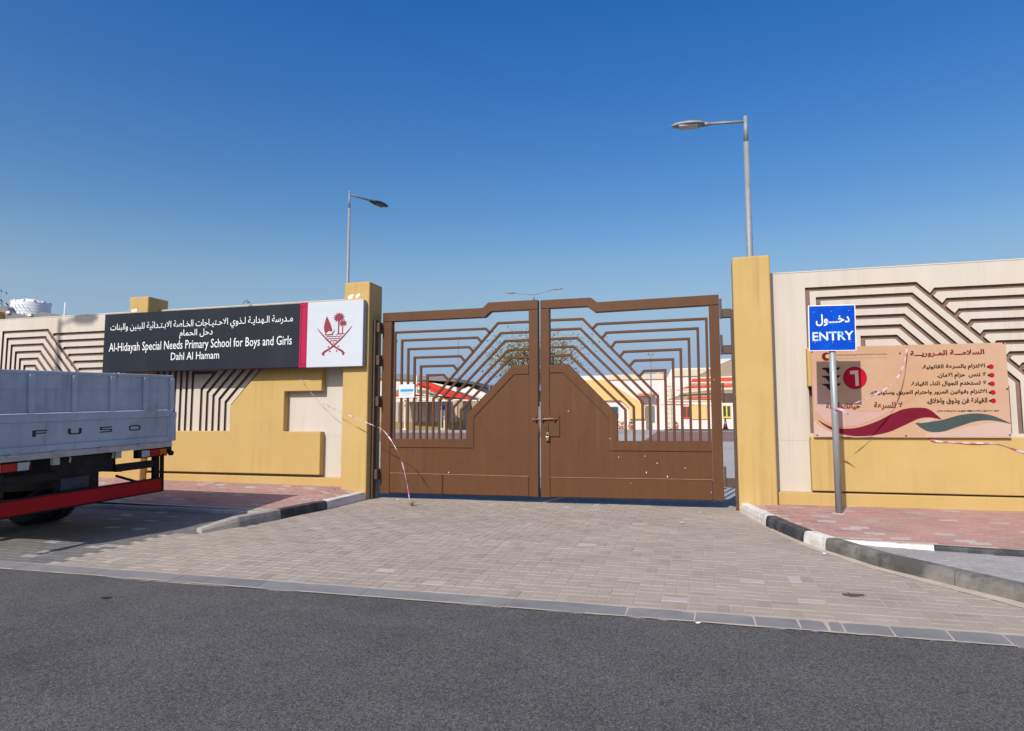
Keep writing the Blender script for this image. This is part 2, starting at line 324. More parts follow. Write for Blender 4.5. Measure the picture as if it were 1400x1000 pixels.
# Arabic shaping: letters to their joined presentation forms, in reading order from the right
FORMS = {}
for cp in list(range(0xFE80, 0xFEFD)):
    dcm = unicodedata.decomposition(chr(cp)).split()
    if len(dcm) >= 2 and dcm[0] in ('<isolated>', '<final>', '<initial>', '<medial>'):
        FORMS.setdefault(''.join(chr(int(x, 16)) for x in dcm[1:]), {})[dcm[0][1:-1]] = chr(cp)
def shape_arabic(s):
    s = s.replace('\u064e', '')
    t = []; i = 0
    while i < len(s):
        if s[i:i + 2] in FORMS and len(s[i:i + 2]) == 2: t.append(s[i:i + 2]); i += 2
        else: t.append(s[i]); i += 1
    TAT = '\u0640'
    joins_next = lambda c: c == TAT or ('initial' in FORMS.get(c, {}))
    joins_prev = lambda c: c == TAT or ('final' in FORMS.get(c, {}))
    out = []
    for k, c in enumerate(t):
        p = k > 0 and joins_next(t[k - 1]) and joins_prev(c)
        n = k + 1 < len(t) and joins_next(c) and joins_prev(t[k + 1])
        f = FORMS.get(c)
        if not f: out.append(c); continue
        key = 'medial' if p and n else 'final' if p else 'initial' if n else 'isolated'
        out.append(f.get(key) or f.get('isolated') or c)
    return ''.join(out[::-1])
def lettering(text, x0, x1, z0, z1, y, m, parent, bold=0.0, name='lettering', arabic=False, thick=0.0, keep=None):
    """text stretched to the box x0..x1, z0..z1 on a plane facing the street at depth y"""
    cu = bpy.data.curves.new('t', 'FONT'); cu.body = shape_arabic(text) if arabic else text
    cu.resolution_u = 2; cu.offset = bold; cu.size = 1.0
    to = bpy.data.objects.new('t', cu); COL.objects.link(to)
    dg = bpy.context.evaluated_depsgraph_get(); dg.update()
    me = bpy.data.meshes.new_from_object(to.evaluated_get(dg))
    bpy.data.objects.remove(to); bpy.data.curves.remove(cu)
    xs = [v.co.x for v in me.vertices]; ys = [v.co.y for v in me.vertices]
    sx = (x1 - x0) / (max(xs) - min(xs)); sz = (z1 - z0) / (max(ys) - min(ys))
    mx, my = min(xs), min(ys)
    for v in me.vertices: v.co = (x0 + (v.co.x - mx) * sx, y, z0 + (v.co.y - my) * sz)
    me.materials.clear(); me.materials.append(m); me.name = name; me.update()
    o = bpy.data.objects.new(name, me); COL.objects.link(o)
    if parent: o.parent = parent; o.matrix_parent_inverse = Matrix.Translation(-parent.location)
    return o

# ------------------------------------------------------------------ ground levels
def lerp(x, xs, ys):
    if x <= xs[0]: return ys[0]
    for i in range(1, len(xs)):
        if x <= xs[i]: return ys[i - 1] + (ys[i] - ys[i - 1]) * (x - xs[i - 1]) / (xs[i] - xs[i - 1])
    return ys[-1]
def z_apron(x, y): return lerp(y, [5.0, 7.4, 10.5, 11.5, 12.0], [0.0, 0.105, 0.14, 0.15, 0.15]) + (0.007 * noise.noise(Vector((x * 1.1, y * 1.1, 4.0))) * min(1, (y - 5.3) * 2) if y > 5.3 else 0)
def z_left(x, y):
    z = lerp(y, [8.4, 9.4, 10.6], [0.166, 0.252, 0.335]) + 0.01 * max(0, -x - 6)
    return z if x < -6.2 else z + (lerp(y, [8.4, 9.2, 10.6], [0.170, 0.246, 0.268]) - z) * min(1, (x + 6.2) / 0.5)
def z_right(x, y): return lerp(y, [7.6, 8.1, 9.2, 10.6], [0.155, 0.160, 0.232, 0.252])
def z_yard(x, y): return lerp(y, [12.0, 20, 36.0, 60], [0.15, 0.42, 1.19, 1.24])

def sheet(name, x0, x1, y0, y1, zf, m, step=0.5, kind='structure', parent=None, inside=None):
    nx = max(1, int((x1 - x0) / step)); ny = max(1, int((y1 - y0) / step)); vs = []; fs = []
    for j in range(ny + 1):
        for i in range(nx + 1):
            x = x0 + (x1 - x0) * i / nx; y = y0 + (y1 - y0) * j / ny; vs.append((x, y, zf(x, y)))
    for j in range(ny):
        for i in range(nx):
            if inside and not inside(x0 + (x1 - x0) * (i + .5) / nx, y0 + (y1 - y0) * (j + .5) / ny): continue
            a = j * (nx + 1) + i; fs.append((a, a + 1, a + nx + 2, a + nx + 1))
    o = MB().add(vs, fs).build(name, m, parent)
    if kind: o['kind'] = kind
    return o

g = MB().add([(-900, -900, -0.06), (900, -900, -0.06), (900, 900, -0.06), (-900, 900, -0.06)], [(0, 1, 2, 3)])
struct_mesh('ground', g, M_DUST)
sheet('road', -40, 30, -9, 5.06, lambda x, y: 0.004 * noise.noise(Vector((x * .5, y * .5, 0))), M_ASPH, 0.7)
fg = sheet('far_verge', -40, 30, -30, -9, lambda x, y: -0.02, M_DUST, 4.0)

# kerb lines (outer foot of the kerb, from the gate to the road)
KR = [(0.36, 10.42), (0.61, 9.15), (0.91, 8.0), (1.06, 7.57), (1.42, 6.94), (1.85, 6.41), (2.20, 5.98), (2.62, 5.52), (2.95, 5.30)]
KL = [(-5.57, 10.42), (-5.52, 9.15), (-5.60, 8.12), (-5.68, 7.36), (-5.86, 6.92)]
def on_path(P, y):
    ys = [p[1] for p in P[::-1]]; xs = [p[0] for p in P[::-1]]; return lerp(y, ys, xs)
def in_drive(x, y): return 5.27 < y < 11.6 and on_path(KL, y) - 0.1 < x < on_path(KR, y) + 0.1 if y > 6.9 else (5.27 < y and -6.2 < x < on_path(KR, y) + 0.1)
def in_bay_l(x, y): return 5.27 < y < 8.5 and x < (on_path(KL, y) - 0.02 if y > 6.9 else -6.2) and x > -13.5
def in_bay_r(x, y): return 5.27 < y < walk_edge(x) + .06 and on_path(KR, y) + 0.1 < x < 6.5
def in_walk_l(x, y): return 8.53 < y < 10.6 and -14 < x < on_path(KL, y) - 0.235
def walk_edge(x): return lerp(x, [1.0, 2.12, 3.1, 4.1, 7.1], [8.15, 7.88, 7.72, 7.66, 7.60])
def in_walk_r(x, y): return y > walk_edge(x) + .17 and y < 10.6 and on_path(KR, y) + 0.235 < x < 6.5

sheet('driveway_bed', -16, 8, 5.0, 12.05, lambda x, y: z_apron(x, y) - 0.0032 + (.0047 if 5.02 < y < 5.27 else 0), M_SAND, 0.08)
Cc = Vector((0, 0, CAM_H)); Rt = Vector((math.cos(YAW), math.sin(YAW), 0)); F0 = Vector((-math.sin(YAW), math.cos(YAW), 0))
def shown(x, y):                      # True where the lens covers the spot: only used to decide which pavers are built singly
    q = Vector((x, y, 0)); dep = q.dot(F0); return dep > 0.5 and abs(q.dot(Rt) / dep) < 0.77
def tilt(zf, x, y): e = 0.05; return Vector((-(zf(x + e, y) - zf(x - e, y)) / (2 * e), -(zf(x, y + e) - zf(x, y - e)) / (2 * e), 1)).normalized()
PAVER = {}
def paver_mesh(m):
    if m.name in PAVER: return PAVER[m.name]
    L, W, c = 0.0978, 0.0478, 0.0035
    vs = [(-L + c, -W + c, 0), (L - c, -W + c, 0), (L - c, W - c, 0), (-L + c, W - c, 0), (-L, -W, -c), (L, -W, -c), (L, W, -c), (-L, W, -c),
          (-L, -W, -.03), (L, -W, -.03), (L, W, -.03), (-L, W, -.03)]
    fs = [(0, 1, 2, 3)] + [(i, 4 + i, 4 + (i + 1) % 4, (i + 1) % 4) for i in range(4)] + [(4 + i, 8 + i, 8 + (i + 1) % 4, 4 + (i + 1) % 4) for i in range(4)]
    me = bpy.data.meshes.new('paver'); me.from_pydata(vs, [], fs); me.materials.append(m); me.update(); PAVER[m.name] = me; return me
def pave(parent, cells, zf, m, alt=None, alt_p=0.0, lift=0.0, single=300, hide=None):
    """cells: (x, y, along_y). The nearest ones in view become single pavers, the rest one joined part."""
    cells = list(cells)
    vis = sorted([c for c in cells if shown(c[0], c[1]) and not (hide and hide(c[0], c[1]))], key=lambda c: c[0] ** 2 + c[1] ** 2)
    one = set(vis[:single]); st = MB()
    for c in cells:
        x, y, ay = c; mm = alt if alt and rnd.random() < alt_p else m
        nz = tilt(zf, x, y); dz = rnd.uniform(-.0011, .0013) + lift
        nz = (nz + Vector((rnd.uniform(-.008, .008), rnd.uniform(-.008, .008), 0))).normalized()
        q = Vector((0, 0, 1)).rotation_difference(nz) @ Matrix.Rotation((math.pi / 2 if ay else 0) + rnd.uniform(-.012, .012), 3, 'Z').to_quaternion()
        mw = Matrix.Translation((x, y, zf(x, y) + dz)) @ q.to_matrix().to_4x4()
        me = paver_mesh(mm)
        if c in one:
            o = bpy.data.objects.new('paver', me); COL.objects.link(o); o.parent = parent; o.matrix_basis = mw
        else:
            st.add([mw @ v.co for v in me.vertices], [tuple(p.vertices) for p in me.polygons], mm)
    if st.v:
        o = st.build('paving', m, parent); o['kind'] = 'stuff'
def basket(x0, x1, y0, y1, ins):
    out = []; n = 0
    for j in range(int((y1 - y0) / .2) + 1):
        for i in range(int((x1 - x0) / .2) + 1):
            bx, by = x0 + i * .2, y0 + j * .2
            if (i + j) % 2: cs = [(bx + .1, by + .05, 0), (bx + .1, by + .15, 0)]
            else: cs = [(bx + .05, by + .1, 1), (bx + .15, by + .1, 1)]
            out += [c for c in cs if ins(c[0], c[1])]
    return out
def bond(x0, x1, y0, y1, ins):
    out = []
    for j in range(int((y1 - y0) / .1) + 1):
        for i in range(int((x1 - x0) / .2) + 2):
            c = (x0 + i * .2 + (.1 if j % 2 else 0), y0 + j * .1 + .05, 0)
            if ins(c[0], c[1]): out.append(c)
    return out
def bond_y(x0, x1, y0, y1, ins):
    out = []
    for i in range(int((x1 - x0) / .1) + 1):
        for j in range(int((y1 - y0) / .2) + 2):
            c = (x0 + i * .1 + .05, y0 + j * .2 + (.1 if i % 2 else 0), 1)
            if ins(c[0], c[1]): out.append(c)
    return out
drv = structure('driveway'); pave(drv, basket(-6.4, 3.2, 5.28, 11.6, in_drive), z_apron, M_DRV, M_PALE, 0.012)
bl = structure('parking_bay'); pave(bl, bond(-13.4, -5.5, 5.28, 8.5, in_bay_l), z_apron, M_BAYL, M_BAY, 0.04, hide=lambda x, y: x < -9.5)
br = structure('parking_bay'); pave(br, bond_y(1.2, 6.5, 5.28, 8.2, in_bay_r), z_apron, M_BAY, M_PALE, 0.05)
for nm, f, zf, x0, x1, y0 in (('pavement', in_walk_l, z_left, -14, -5.55, 8.45), ('pavement', in_walk_r, z_right, 0.4, 6.5, 7.68)):
    w = structure(nm)
    o = sheet('mortar_bed', x0 - (2 if x0 < -5 else 0), x1 + (0 if x0 < -5 else 1), y0 - .05, 10.75, lambda x, y, zf=zf: zf(x, y) - 0.0035, M_SAND, 0.07 if x0 > 0 else .08, kind=None, parent=w,
              inside=(lambda x, y: x < on_path(KL, y) - .09 and y > 8.45) if x0 < -5 else (lambda x, y: x > on_path(KR, y) + .09 and y > walk_edge(x) + .07))
    pave(w, bond(x0, x1, y0 + .02, 10.62, f), zf, M_RED, M_PALE, 0.045)

# drifted sand along the kerb foot and the asphalt edge
mb = MB()
for i in range(60):
    t = i / 59; y = 8.9 - 3.4 * t; x = on_path(KR, y); w_ = .05 + .05 * noise.noise(Vector((y * 2.1, 3, 0))) + .05 * t
    mb.v += [(x - max(.012, w_) - .02 * noise.noise(Vector((y * 9, 0, 0))), y - .03, z_apron(x, y) + .0015), (x + .03, y + .02, z_apron(x, y) + .012)]
    if i: o = 2 * i; mb.f.append((o - 2, o - 1, o + 1, o)); mb.m.append(0)
o = mb.build('drifted_sand', M_SAND); o['kind'] = 'stuff'
mb = MB()
for i in range(160):
    x = -8 + 12 * i / 159; w_ = .012 + .016 * noise.noise(Vector((x * 3, 1, 0))) + .014 * noise.noise(Vector((x * 14, 2, 0))); yy = 5.03 - .012 * (x + 5) / 6
    mb.v += [(x, yy - max(.002, w_), .0075), (x, yy + .012, .0085)]
    if i: o = 2 * i; mb.f.append((o - 2, o, o + 1, o - 1)); mb.m.append(0)
o = mb.build('drifted_sand', M_SAND); o['kind'] = 'stuff'

# edging stones between asphalt and pavers
es = structure('edging_strip')
cuts = [-13.2, -12.2, -11.2, -10.2, -9.2, -8.2, -7.3, -6.4, -5.5, -4.6, -3.72, -2.74, -1.53, -0.63, -0.15, 0.26, 0.545, 0.72, 0.815, 1.11, 1.44, 1.76, 2.5, 3.3, 4.1, 5.0]
for i in range(len(cuts) - 1):
    a, b = cuts[i], cuts[i + 1]; rough = a > -1.0
    gp = 0.007 if rough else 0.003; y0, y1 = 5.03, 5.255; pts = []
    n = 5
    for k in range(n + 1): pts.append((a + gp + (b - a - 2 * gp) * k / n, y0 + rnd.uniform(-.012, .012) - .012 * (a + 5) / 6))
    for k in range(n + 1):
        e = rnd.uniform(0.0, 0.028) if (k in (0, n) and rough) else 0
        pts.append((b - gp - (b - a - 2 * gp) * k / n + (rnd.uniform(-.01, .01) if rough else 0), y1 - e + rnd.uniform(-.006, .006) - .012 * (a + 5) / 6))
    cx = (a + b) / 2; m = MB().prism(pts, -0.04, 0.0, axis='z')
    m.v = [(x, y, z + 0.008 + max(0, (y - 5.03)) * .03) for x, y, z in m.v]
    m.build('edging_stone', M_EDGE, es, bevel=0.005 if rough else 0.003, seg=2)

# kerbs
def kerb_stone(parent, pa, pb, zf, h0, h1, side, m, w=0.13, gap=0.005, h0b=None):
    dx, dy = pb[0] - pa[0], pb[1] - pa[1]; l = math.hypot(dx, dy); ux, uy = dx / l, dy / l; nx, ny = -uy * side, ux * side
    mb = MB(); n = 5; prof = [(0, -.12), (0.008, 0.55), (0.022, 0.93), (0.05, 1.0), (w, 1.0), (w, -.12)]
    vs = []; q = len(prof)
    for k in range(n + 1):
        t = gap + (l - 2 * gap) * k / n; x, y = pa[0] + ux * t, pa[1] + uy * t; zb = zf(x, y); hh = h0 + (h1 - h0) * k / n
        for (o, z) in prof:
            jx = rnd.uniform(-.003, .003); vs.append((x + nx * (o + jx), y + ny * (o + jx), zb + (z * hh if z > 0 else z)))
    fs = []
    for k in range(n):
        for i in range(q - 1): fs.append((k * q + i, k * q + i + 1, (k + 1) * q + i + 1, (k + 1) * q + i))
    fs += [tuple(range(q - 1, -1, -1)), tuple(n * q + i for i in range(q))]
    o = mb.add(vs, fs).build('kerb_stone', m, parent)
    if side < 0: o.data.flip_normals()
    return o
def along(P, a, b, n):        # cut the path between its vertices a and b
    return [(P[a][0] + (P[b][0] - P[a][0]) * k / n, P[a][1] + (P[b][1] - P[a][1]) * k / n) for k in range(n + 1)]
k1 = structure('kerb')
for (i, m) in ((0, M_KW), (1, M_KB), (2, M_KW), (3, M_KC), (4, M_KC), (5, M_KC), (6, M_KC)):
    kerb_stone(k1, KR[i], KR[i + 1], z_apron, 0.128, 0.128, 1, m)
kerb_stone(k1, KR[7], KR[8], z_apron, 0.128, 0.03, 1, M_KC)
k2 = structure('kerb')
for (i, m) in ((0, M_KW), (1, M_KB), (2, M_KC2)): kerb_stone(k2, KL[i], KL[i + 1], z_apron, 0.132, 0.128, -1, m)
kerb_stone(k2, KL[3], KL[4], z_apron, 0.128, 0.055, -1, M_KC2)
k3 = structure('kerb'); xs = -5.74
for k in range(8): kerb_stone(k3, (xs - k, 8.36 + .008 * k), (xs - k - 1, 8.36 + .008 * (k + 1)), z_apron, 0.055, 0.055, -1, M_KC2)
k4 = structure('kerb'); xb = [1.10, 2.12, 3.1, 4.1, 5.1, 6.1, 7.1]
for k in range(6): kerb_stone(k4, (xb[k], walk_edge(xb[k])), (xb[k + 1], walk_edge(xb[k + 1])), z_apron, (.034, .048, .055, .055, .055, .055)[k], (.046, .055, .055, .055, .055, .055)[k], 1, M_KB if k % 2 else M_KW, w=.09)

# yard behind the gate
sheet('yard', -40, 20, 12.02, 70, z_yard, M_CONC, 1.6)
sheet('yard_red_lane', -24, -9.5, 27, 33.5, lambda x, y: z_yard(x, y) + .012, M_YRED, 1.6)
sheet('yard_red_lane', -2.6, 6, 28, 35, lambda x, y: z_yard(x, y) + .012, M_YRED, 1.6)

# ------------------------------------------------------------------ walls with grooved relief
YW, YY, YP = 10.70, 10.56, 10.42
def relief(parent, x0, x1, z0, z1, lines, w=0.060, depth=0.04):
    polys = [[(x0, z0), (x1, z0), (x1, z1), (x0, z1)]] + [ribbon(l, w) for l in lines]
    vs = []; faces = []
    for p in polys:
        o = len(vs); vs += [Vector(q) for q in p]; faces.append(list(range(o, o + len(p))))
    V, E_, F_, ov, oe, of = delaunay_2d_cdt(vs, [(f[i], f[(i + 1) % len(f)]) for f in faces for i in range(len(f))], [], 0, 1e-4)
    mb = MB(); grv = []
    def inpoly(px, py, q):
        r = False; n = len(q)
        for i in range(n):
            ax, ay = q[i]; bx_, by_ = q[(i + 1) % n]
            if (ay > py) != (by_ > py) and px < (bx_ - ax) * (py - ay) / (by_ - ay) + ax: r = not r
        return r
    bbs = [(min(a[0] for a in q), max(a[0] for a in q), min(a[1] for a in q), max(a[1] for a in q), q) for q in polys[1:]]
    for f in F_:
        cx_ = sum(V[i].x for i in f) / len(f); cy_ = sum(V[i].y for i in f) / len(f)
        grv.append(any(b[0] <= cx_ <= b[1] and b[2] <= cy_ <= b[3] and inpoly(cx_, cy_, b[4]) for b in bbs))
    kf = mb.mi(M_CRM); kg = mb.mi(M_GRV); em = {}
    up = [None] * len(V); dn = [None] * len(V)
    def vid(i, g):
        a = dn if g else up
        if a[i] is None: a[i] = len(mb.v); mb.v.append((V[i].x, YW + (depth if g else 0), V[i].y))
        return a[i]
    for f, g in zip(F_, grv):
        mb.f.append(tuple(vid(i, g) for i in f)); mb.m.append(kg if g else kf)
        for a, b in zip(f, list(f[1:]) + [f[0]]): em[(a, b)] = g
    for (a, b), g in em.items():
        if g and em.get((b, a)) is False:
            mb.f.append((vid(b, True), vid(a, True), vid(a, False), vid(b, False))); mb.m.append(kg)
    o = mb.build('relief_panel', None, parent); return o
def nest(x, z, n, dirn, hx, vbot, corner, pitch=0.133, zp=0.146):
    """nested angular lines: up from vbot, across at the top to corner, then down the 45 degree diagonal"""
    out = []
    for k in range(n):
        xx = x + dirn * k * pitch; zz = z - k * zp; cx = corner + (-dirn) * k * 0.057
        out.append([(xx, vbot), (xx, zz), (cx, zz)])
    return out
# left wall
lw = thing('compound_wall', 'long cream and yellow compound wall with brown grooves behind the parked truck', 'wall', (-12, 10.8, 0.3))
LN = []
for k in range(6):        # far left nest
    c = -13.05 - .057 * k; z = 3.335 - .146 * k; bx = -11.75 - .135 * k
    zb = z - (bx - c) * 1.03
    LN.append([(-14.26 + .128 * k, 1.28), (-14.26 + .128 * k, z), (c, z), (bx, zb), (bx, 1.28)])
for k in range(7):        # lines running right from the outer diagonal
    z = 3.24 - .146 * k; xs_ = -12.9 + (.146 / 1.03) * k * 1.0
    LN.append([(xs_ - .045, z - .07), (xs_ + .03, z), (-11.5 + .12 * k if k > 4 else -11.2, z)])
for k in range(4): LN.append([(-11.47 + .12 * k, 1.28), (-11.47 + .12 * k, 2.62)])
for k in range(6):        # nest that ends beside the yellow cladding
    tz = 2.375 + .14 * k; vx = -9.40 - .134 * k; bx = -9.19 + .137 * k; bz = 2.06 - .062 * k
    ex = bx + (tz - bz) / 1.06
    LN.append([(vx, 1.28), (vx, tz), (ex, tz), (bx, bz), (bx, 1.28)])
LN.append([(-10.21, 1.28), (-10.21, 3.2)])
relief(lw, -22, -6.06, 1.20, 3.60, LN)
MB().box(-22, -6.06, YW + .002, YW + .05, .2, 1.198).build('lower_panel', M_CRM, lw)
MB().box(-22, -6.06, YW + .055, YW + .26, .1, 3.597).build('core', M_CRM, lw)
MB().box(-22, -6.06, YW - .0006, YW + .265, 3.599, 3.625).build('coping', M_CRM, lw, bevel=.014, seg=2)
up_poly = [(-8.435, 1.28), (-8.435, 1.735), (-7.22, 3.0), (-6.55, 3.0), (-6.55, 1.985), (-7.30, 1.985), (-7.30, 1.272), (-6.55, 1.272), (-6.55, .522), (-22, .56), (-22, 1.28)]
MB().prism(up_poly, YY, YW - .001).build('yellow_cladding', M_YEL, lw, bevel=.012, seg=2)
MB().prism([(-22, .05), (-6.06, .05), (-6.06, .475), (-22, .535)], YY - .008, YW - .0015).build('plinth', M_YEL, lw, bevel=.012, seg=2)
piers = []
for (a, b) in ((-10.70, -10.26),):
    pl = thing('wall_pier', 'yellow wall pier rising above the charcoal part of the school sign', 'pier', ((a + b) / 2, 10.65, .3))
    MB().box(a, b, YP, 10.93, .1, 3.845).build('shaft', M_YEL, pl, bevel=.022, seg=2); piers.append(pl)
# white paint patches on the piers
def splash(parent, cx, cz, w, h, y, seed):
    r2 = random.Random(seed); mb = MB()
    for k in range(5):
        c = (cx + r2.uniform(-w, w) * .45, cz + r2.uniform(-h, h) * .4); rr = r2.uniform(.45, .7) * h
        mb.flat([(c[0] + rr * r2.uniform(.7, 1.1) * math.cos(t * .7854), c[1] + rr * r2.uniform(.7, 1.1) * math.sin(t * .7854)) for t in range(8)], y - .0015 - .0004 * k)
    return mb.build('paint_patch', M_KW, parent)
# gate piers
splash(piers[0], -10.58, 3.58, .09, .06, YP, 9)
gpl = thing('gate_pier', 'yellow square gate pier standing at the emblem end of the school sign', 'pier', (-5.82, 10.65, .14), 'yellow gate piers')
MB().box(-6.06, -5.575, YP, 10.90, -.02, 3.85).build('shaft', M_YEL, gpl, bevel=.024, seg=3)
splash(gpl, -5.93, 3.60, .06, .055, YP, 3); splash(gpl, -5.80, 3.60, .05, .05, YP, 4)
MB().box(-5.573, -5.525, 10.56, 10.68, .15, 3.20).build('hinge_channel', M_HING, gpl, bevel=.004)
gpr = thing('gate_pier', 'yellow square gate pier next to the wall with the blue sign', 'pier', (.62, 10.65, .14), 'yellow gate piers')
MB().box(.357, .88, YP, 10.90, -.02, 3.85).build('shaft', M_YEL, gpr, bevel=.024, seg=3)
MB().box(.318, .355, 10.58, 10.68, .15, 3.10).build('hinge_channel', M_HING, gpr, bevel=.004)
# right wall
rw = thing('compound_wall', 'cream and yellow compound wall with brown grooves behind the blue entry sign', 'wall', (4, 10.8, .25))
RN = []
for k in range(6):
    z = 3.36 - .148 * k; c = 2.82 - .056 * k; bx = 4.11 - .133 * k; zb = z - (bx - c) * 1.035
    RN.append([(1.405 + .142 * k, 1.26), (1.405 + .142 * k, z), (c, z), (bx, zb), (bx, 1.26)])
for k in range(8):
    z = 3.265 - .154 * k; x = 3.02 + .142 * k
    RN.append([(x - .005, z - .065), (x + .045, z), (6.6 - .13 * k, z), (6.6 - .13 * k, 1.26)])
relief(rw, .88, 9.0, 1.16, 3.615, RN)
MB().box(.88, 9.0, YW + .002, YW + .05, .15, 1.158).build('lower_panel', M_CRM, rw)
MB().box(.88, 9.0, YW + .055, YW + .26, .05, 3.612).build('core', M_CRM, rw)
MB().box(.882, 9.0, YW - .0006, YW + .265, 3.614, 3.64).build('coping', M_CRM, rw, bevel=.014, seg=2)
MB().prism([(1.352, .452), (9, .44), (9, 1.212), (1.352, 1.212)], YY, YW - .001).build('yellow_cladding', M_YEL, rw, bevel=.012, seg=2)
MB().prism([(1.352, 1.93), (2.10, 1.93), (2.10, 2.485), (1.352, 2.485)], YY, YW - .001).build('yellow_cladding', M_YEL, rw, bevel=.012, seg=2)
MB().prism([(.883, .02), (9, .02), (9, .425), (.883, .425)], YY - .006, YW - .0015).build('plinth', M_YEL, rw, bevel=.012, seg=2)

# ------------------------------------------------------------------ gate leaves
GF, GB = 10.72, 10.84
def bar(parent, pts, w=.040):
    return MB().prism(ribbon(pts, w), GF + .022, GF + .060).build('bar', M_GATE, parent, bevel=.006)
gl = thing('gate_leaf', 'brown steel gate leaf with the small white notice tied to its bars', 'gate', (-5.47, 10.76, .14), 'brown steel gate leaves')
MB().prism([(-5.47, .222), (-5.295, .222), (-5.295, 3.18), (-5.47, 3.18)], GF, GB).build('stile', M_GATE, gl, bevel=.006)
MB().prism([(-2.83, .238), (-2.675, .238), (-2.675, 3.27), (-2.83, 3.27)], GF, GB).build('stile', M_GATE, gl, bevel=.006)
MB().prism([(-5.47, 3.183), (-3.59, 3.183), (-3.49, 3.272), (-2.675, 3.272), (-2.675, 3.428), (-3.53, 3.428), (-3.63, 3.34), (-5.47, 3.34)], GF, GB).build('top_rail', M_GATE, gl, bevel=.006)
MB().prism([(-5.292, 1.15), (-5.292, 1.005), (-3.775, 1.005), (-3.775, 1.51), (-3.08, 2.21), (-2.833, 2.21), (-2.833, 2.36), (-3.105, 2.36), (-3.91, 1.56), (-3.91, 1.15)], GF + .001, GB).build('panel_border', M_GATE, gl, bevel=.006)
MB().prism([(-5.293, .56), (-2.832, .55), (-2.832, 2.30), (-3.09, 2.30), (-3.85, 1.54), (-3.85, 1.08), (-5.293, 1.08)], GF + .016, GF + .034).build('infill_sheet', M_GATE, gl)
MB().prism([(-5.292, .232), (-4.32, .234), (-4.32, .566), (-5.292, .568)], GF - .004, GF + .05).build('kick_plate', M_GATE, gl, bevel=.013)
MB().prism([(-4.316, .234), (-2.833, .238), (-2.833, .556), (-4.316, .566)], GF - .003, GF + .05).build('kick_plate', M_GATE, gl, bevel=.013)
for b in ([(-5.24, 1.14), (-5.24, 2.99), (-3.585, 2.99), (-3.50, 2.91)], [(-5.11, 1.14), (-5.11, 2.845), (-3.73, 2.845), (-3.655, 2.765)],
          [(-4.99, 1.14), (-4.99, 2.69), (-3.875, 2.69), (-3.80, 2.605)], [(-4.87, 1.14), (-4.87, 2.54), (-4.03, 2.54), (-3.95, 2.45)],
          [(-4.75, 1.14), (-4.75, 2.385), (-4.155, 2.385), (-4.08, 2.30)], [(-4.63, 1.14), (-4.63, 2.23), (-4.33, 2.23), (-4.25, 2.14)],
          [(-2.82, 3.075), (-3.37, 3.075), (-4.515, 1.83), (-4.515, 1.14)], [(-2.82, 2.905), (-3.315, 2.905), (-4.405, 1.80), (-4.405, 1.14)],
          [(-2.82, 2.77), (-3.245, 2.77), (-4.275, 1.745), (-4.275, 1.14)], [(-2.82, 2.62), (-3.19, 2.62), (-4.155, 1.675), (-4.155, 1.14)],
          [(-2.82, 2.49), (-3.15, 2.49), (-4.015, 1.635), (-4.015, 1.14)]): bar(gl, b)
for z in (3.07, 2.50, 1.79, .55):
    MB().box(-5.56, -5.465, 10.60, 10.735, z - .085, z + .085).box(-5.50, -5.445, 10.712, 10.73, z - .1, z + .1).build('hinge', M_HING, gl, bevel=.005)
gr_ = thing('gate_leaf', 'brown steel gate leaf carrying the lock plate, slide bolt and padlock', 'gate', (.16, 10.76, .14), 'brown steel gate leaves')
MB().prism([(-2.635, .235), (-2.485, .235), (-2.485, 3.275), (-2.635, 3.275)], GF, GB).build('stile', M_GATE, gr_, bevel=.006)
MB().prism([(.01, .255), (.16, .258), (.16, 3.20), (.01, 3.20)], GF, GB).build('stile', M_GATE, gr_, bevel=.006)
MB().prism([(-2.635, 3.278), (-1.86, 3.278), (-1.735, 3.178), (.01, 3.203), (.16, 3.203), (.16, 3.36), (-1.70, 3.338), (-1.80, 3.418), (-2.635, 3.418)], GF, GB).build('top_rail', M_GATE, gr_, bevel=.006)
MB().prism([(.007, 1.135), (.007, .98), (-1.54, .98), (-1.54, 1.48), (-2.26, 2.22), (-2.482, 2.22), (-2.482, 2.355), (-2.18, 2.355), (-1.405, 1.55), (-1.405, 1.135)], GF + .001, GB).build('panel_border', M_GATE, gr_, bevel=.006)
MB().prism([(.008, .56), (-2.483, .55), (-2.483, 2.30), (-2.21, 2.30), (-1.47, 1.52), (-1.47, 1.06), (.008, 1.06)], GF + .016, GF + .034).build('infill_sheet', M_GATE, gr_)
MB().prism([(-2.482, .238), (.007, .255), (.007, .562), (-2.482, .548)], GF - .003, GF + .05).build('kick_plate', M_GATE, gr_, bevel=.013)
for b in ([(-.03, 1.12), (-.03, 3.0), (-1.71, 2.99), (-1.79, 2.91)], [(-.16, 1.12), (-.16, 2.855), (-1.56, 2.845), (-1.64, 2.755)],
          [(-.295, 1.12), (-.295, 2.70), (-1.425, 2.69), (-1.49, 2.60)], [(-.42, 1.12), (-.42, 2.54), (-1.29, 2.53), (-1.355, 2.455)],
          [(-.54, 1.12), (-.54, 2.39), (-1.13, 2.385), (-1.21, 2.30)], [(-.66, 1.12), (-.66, 2.225), (-.98, 2.22), (-1.06, 2.135)],
          [(-2.49, 3.085), (-1.94, 3.08), (-.78, 1.83), (-.78, 1.12)], [(-2.49, 2.925), (-1.98, 2.925), (-.90, 1.795), (-.90, 1.12)],
          [(-2.49, 2.775), (-2.03, 2.775), (-1.015, 1.74), (-1.015, 1.12)], [(-2.49, 2.64), (-2.09, 2.64), (-1.15, 1.66), (-1.15, 1.12)],
          [(-2.49, 2.50), (-2.16, 2.50), (-1.28, 1.62), (-1.28, 1.12)]): bar(gr_, b)
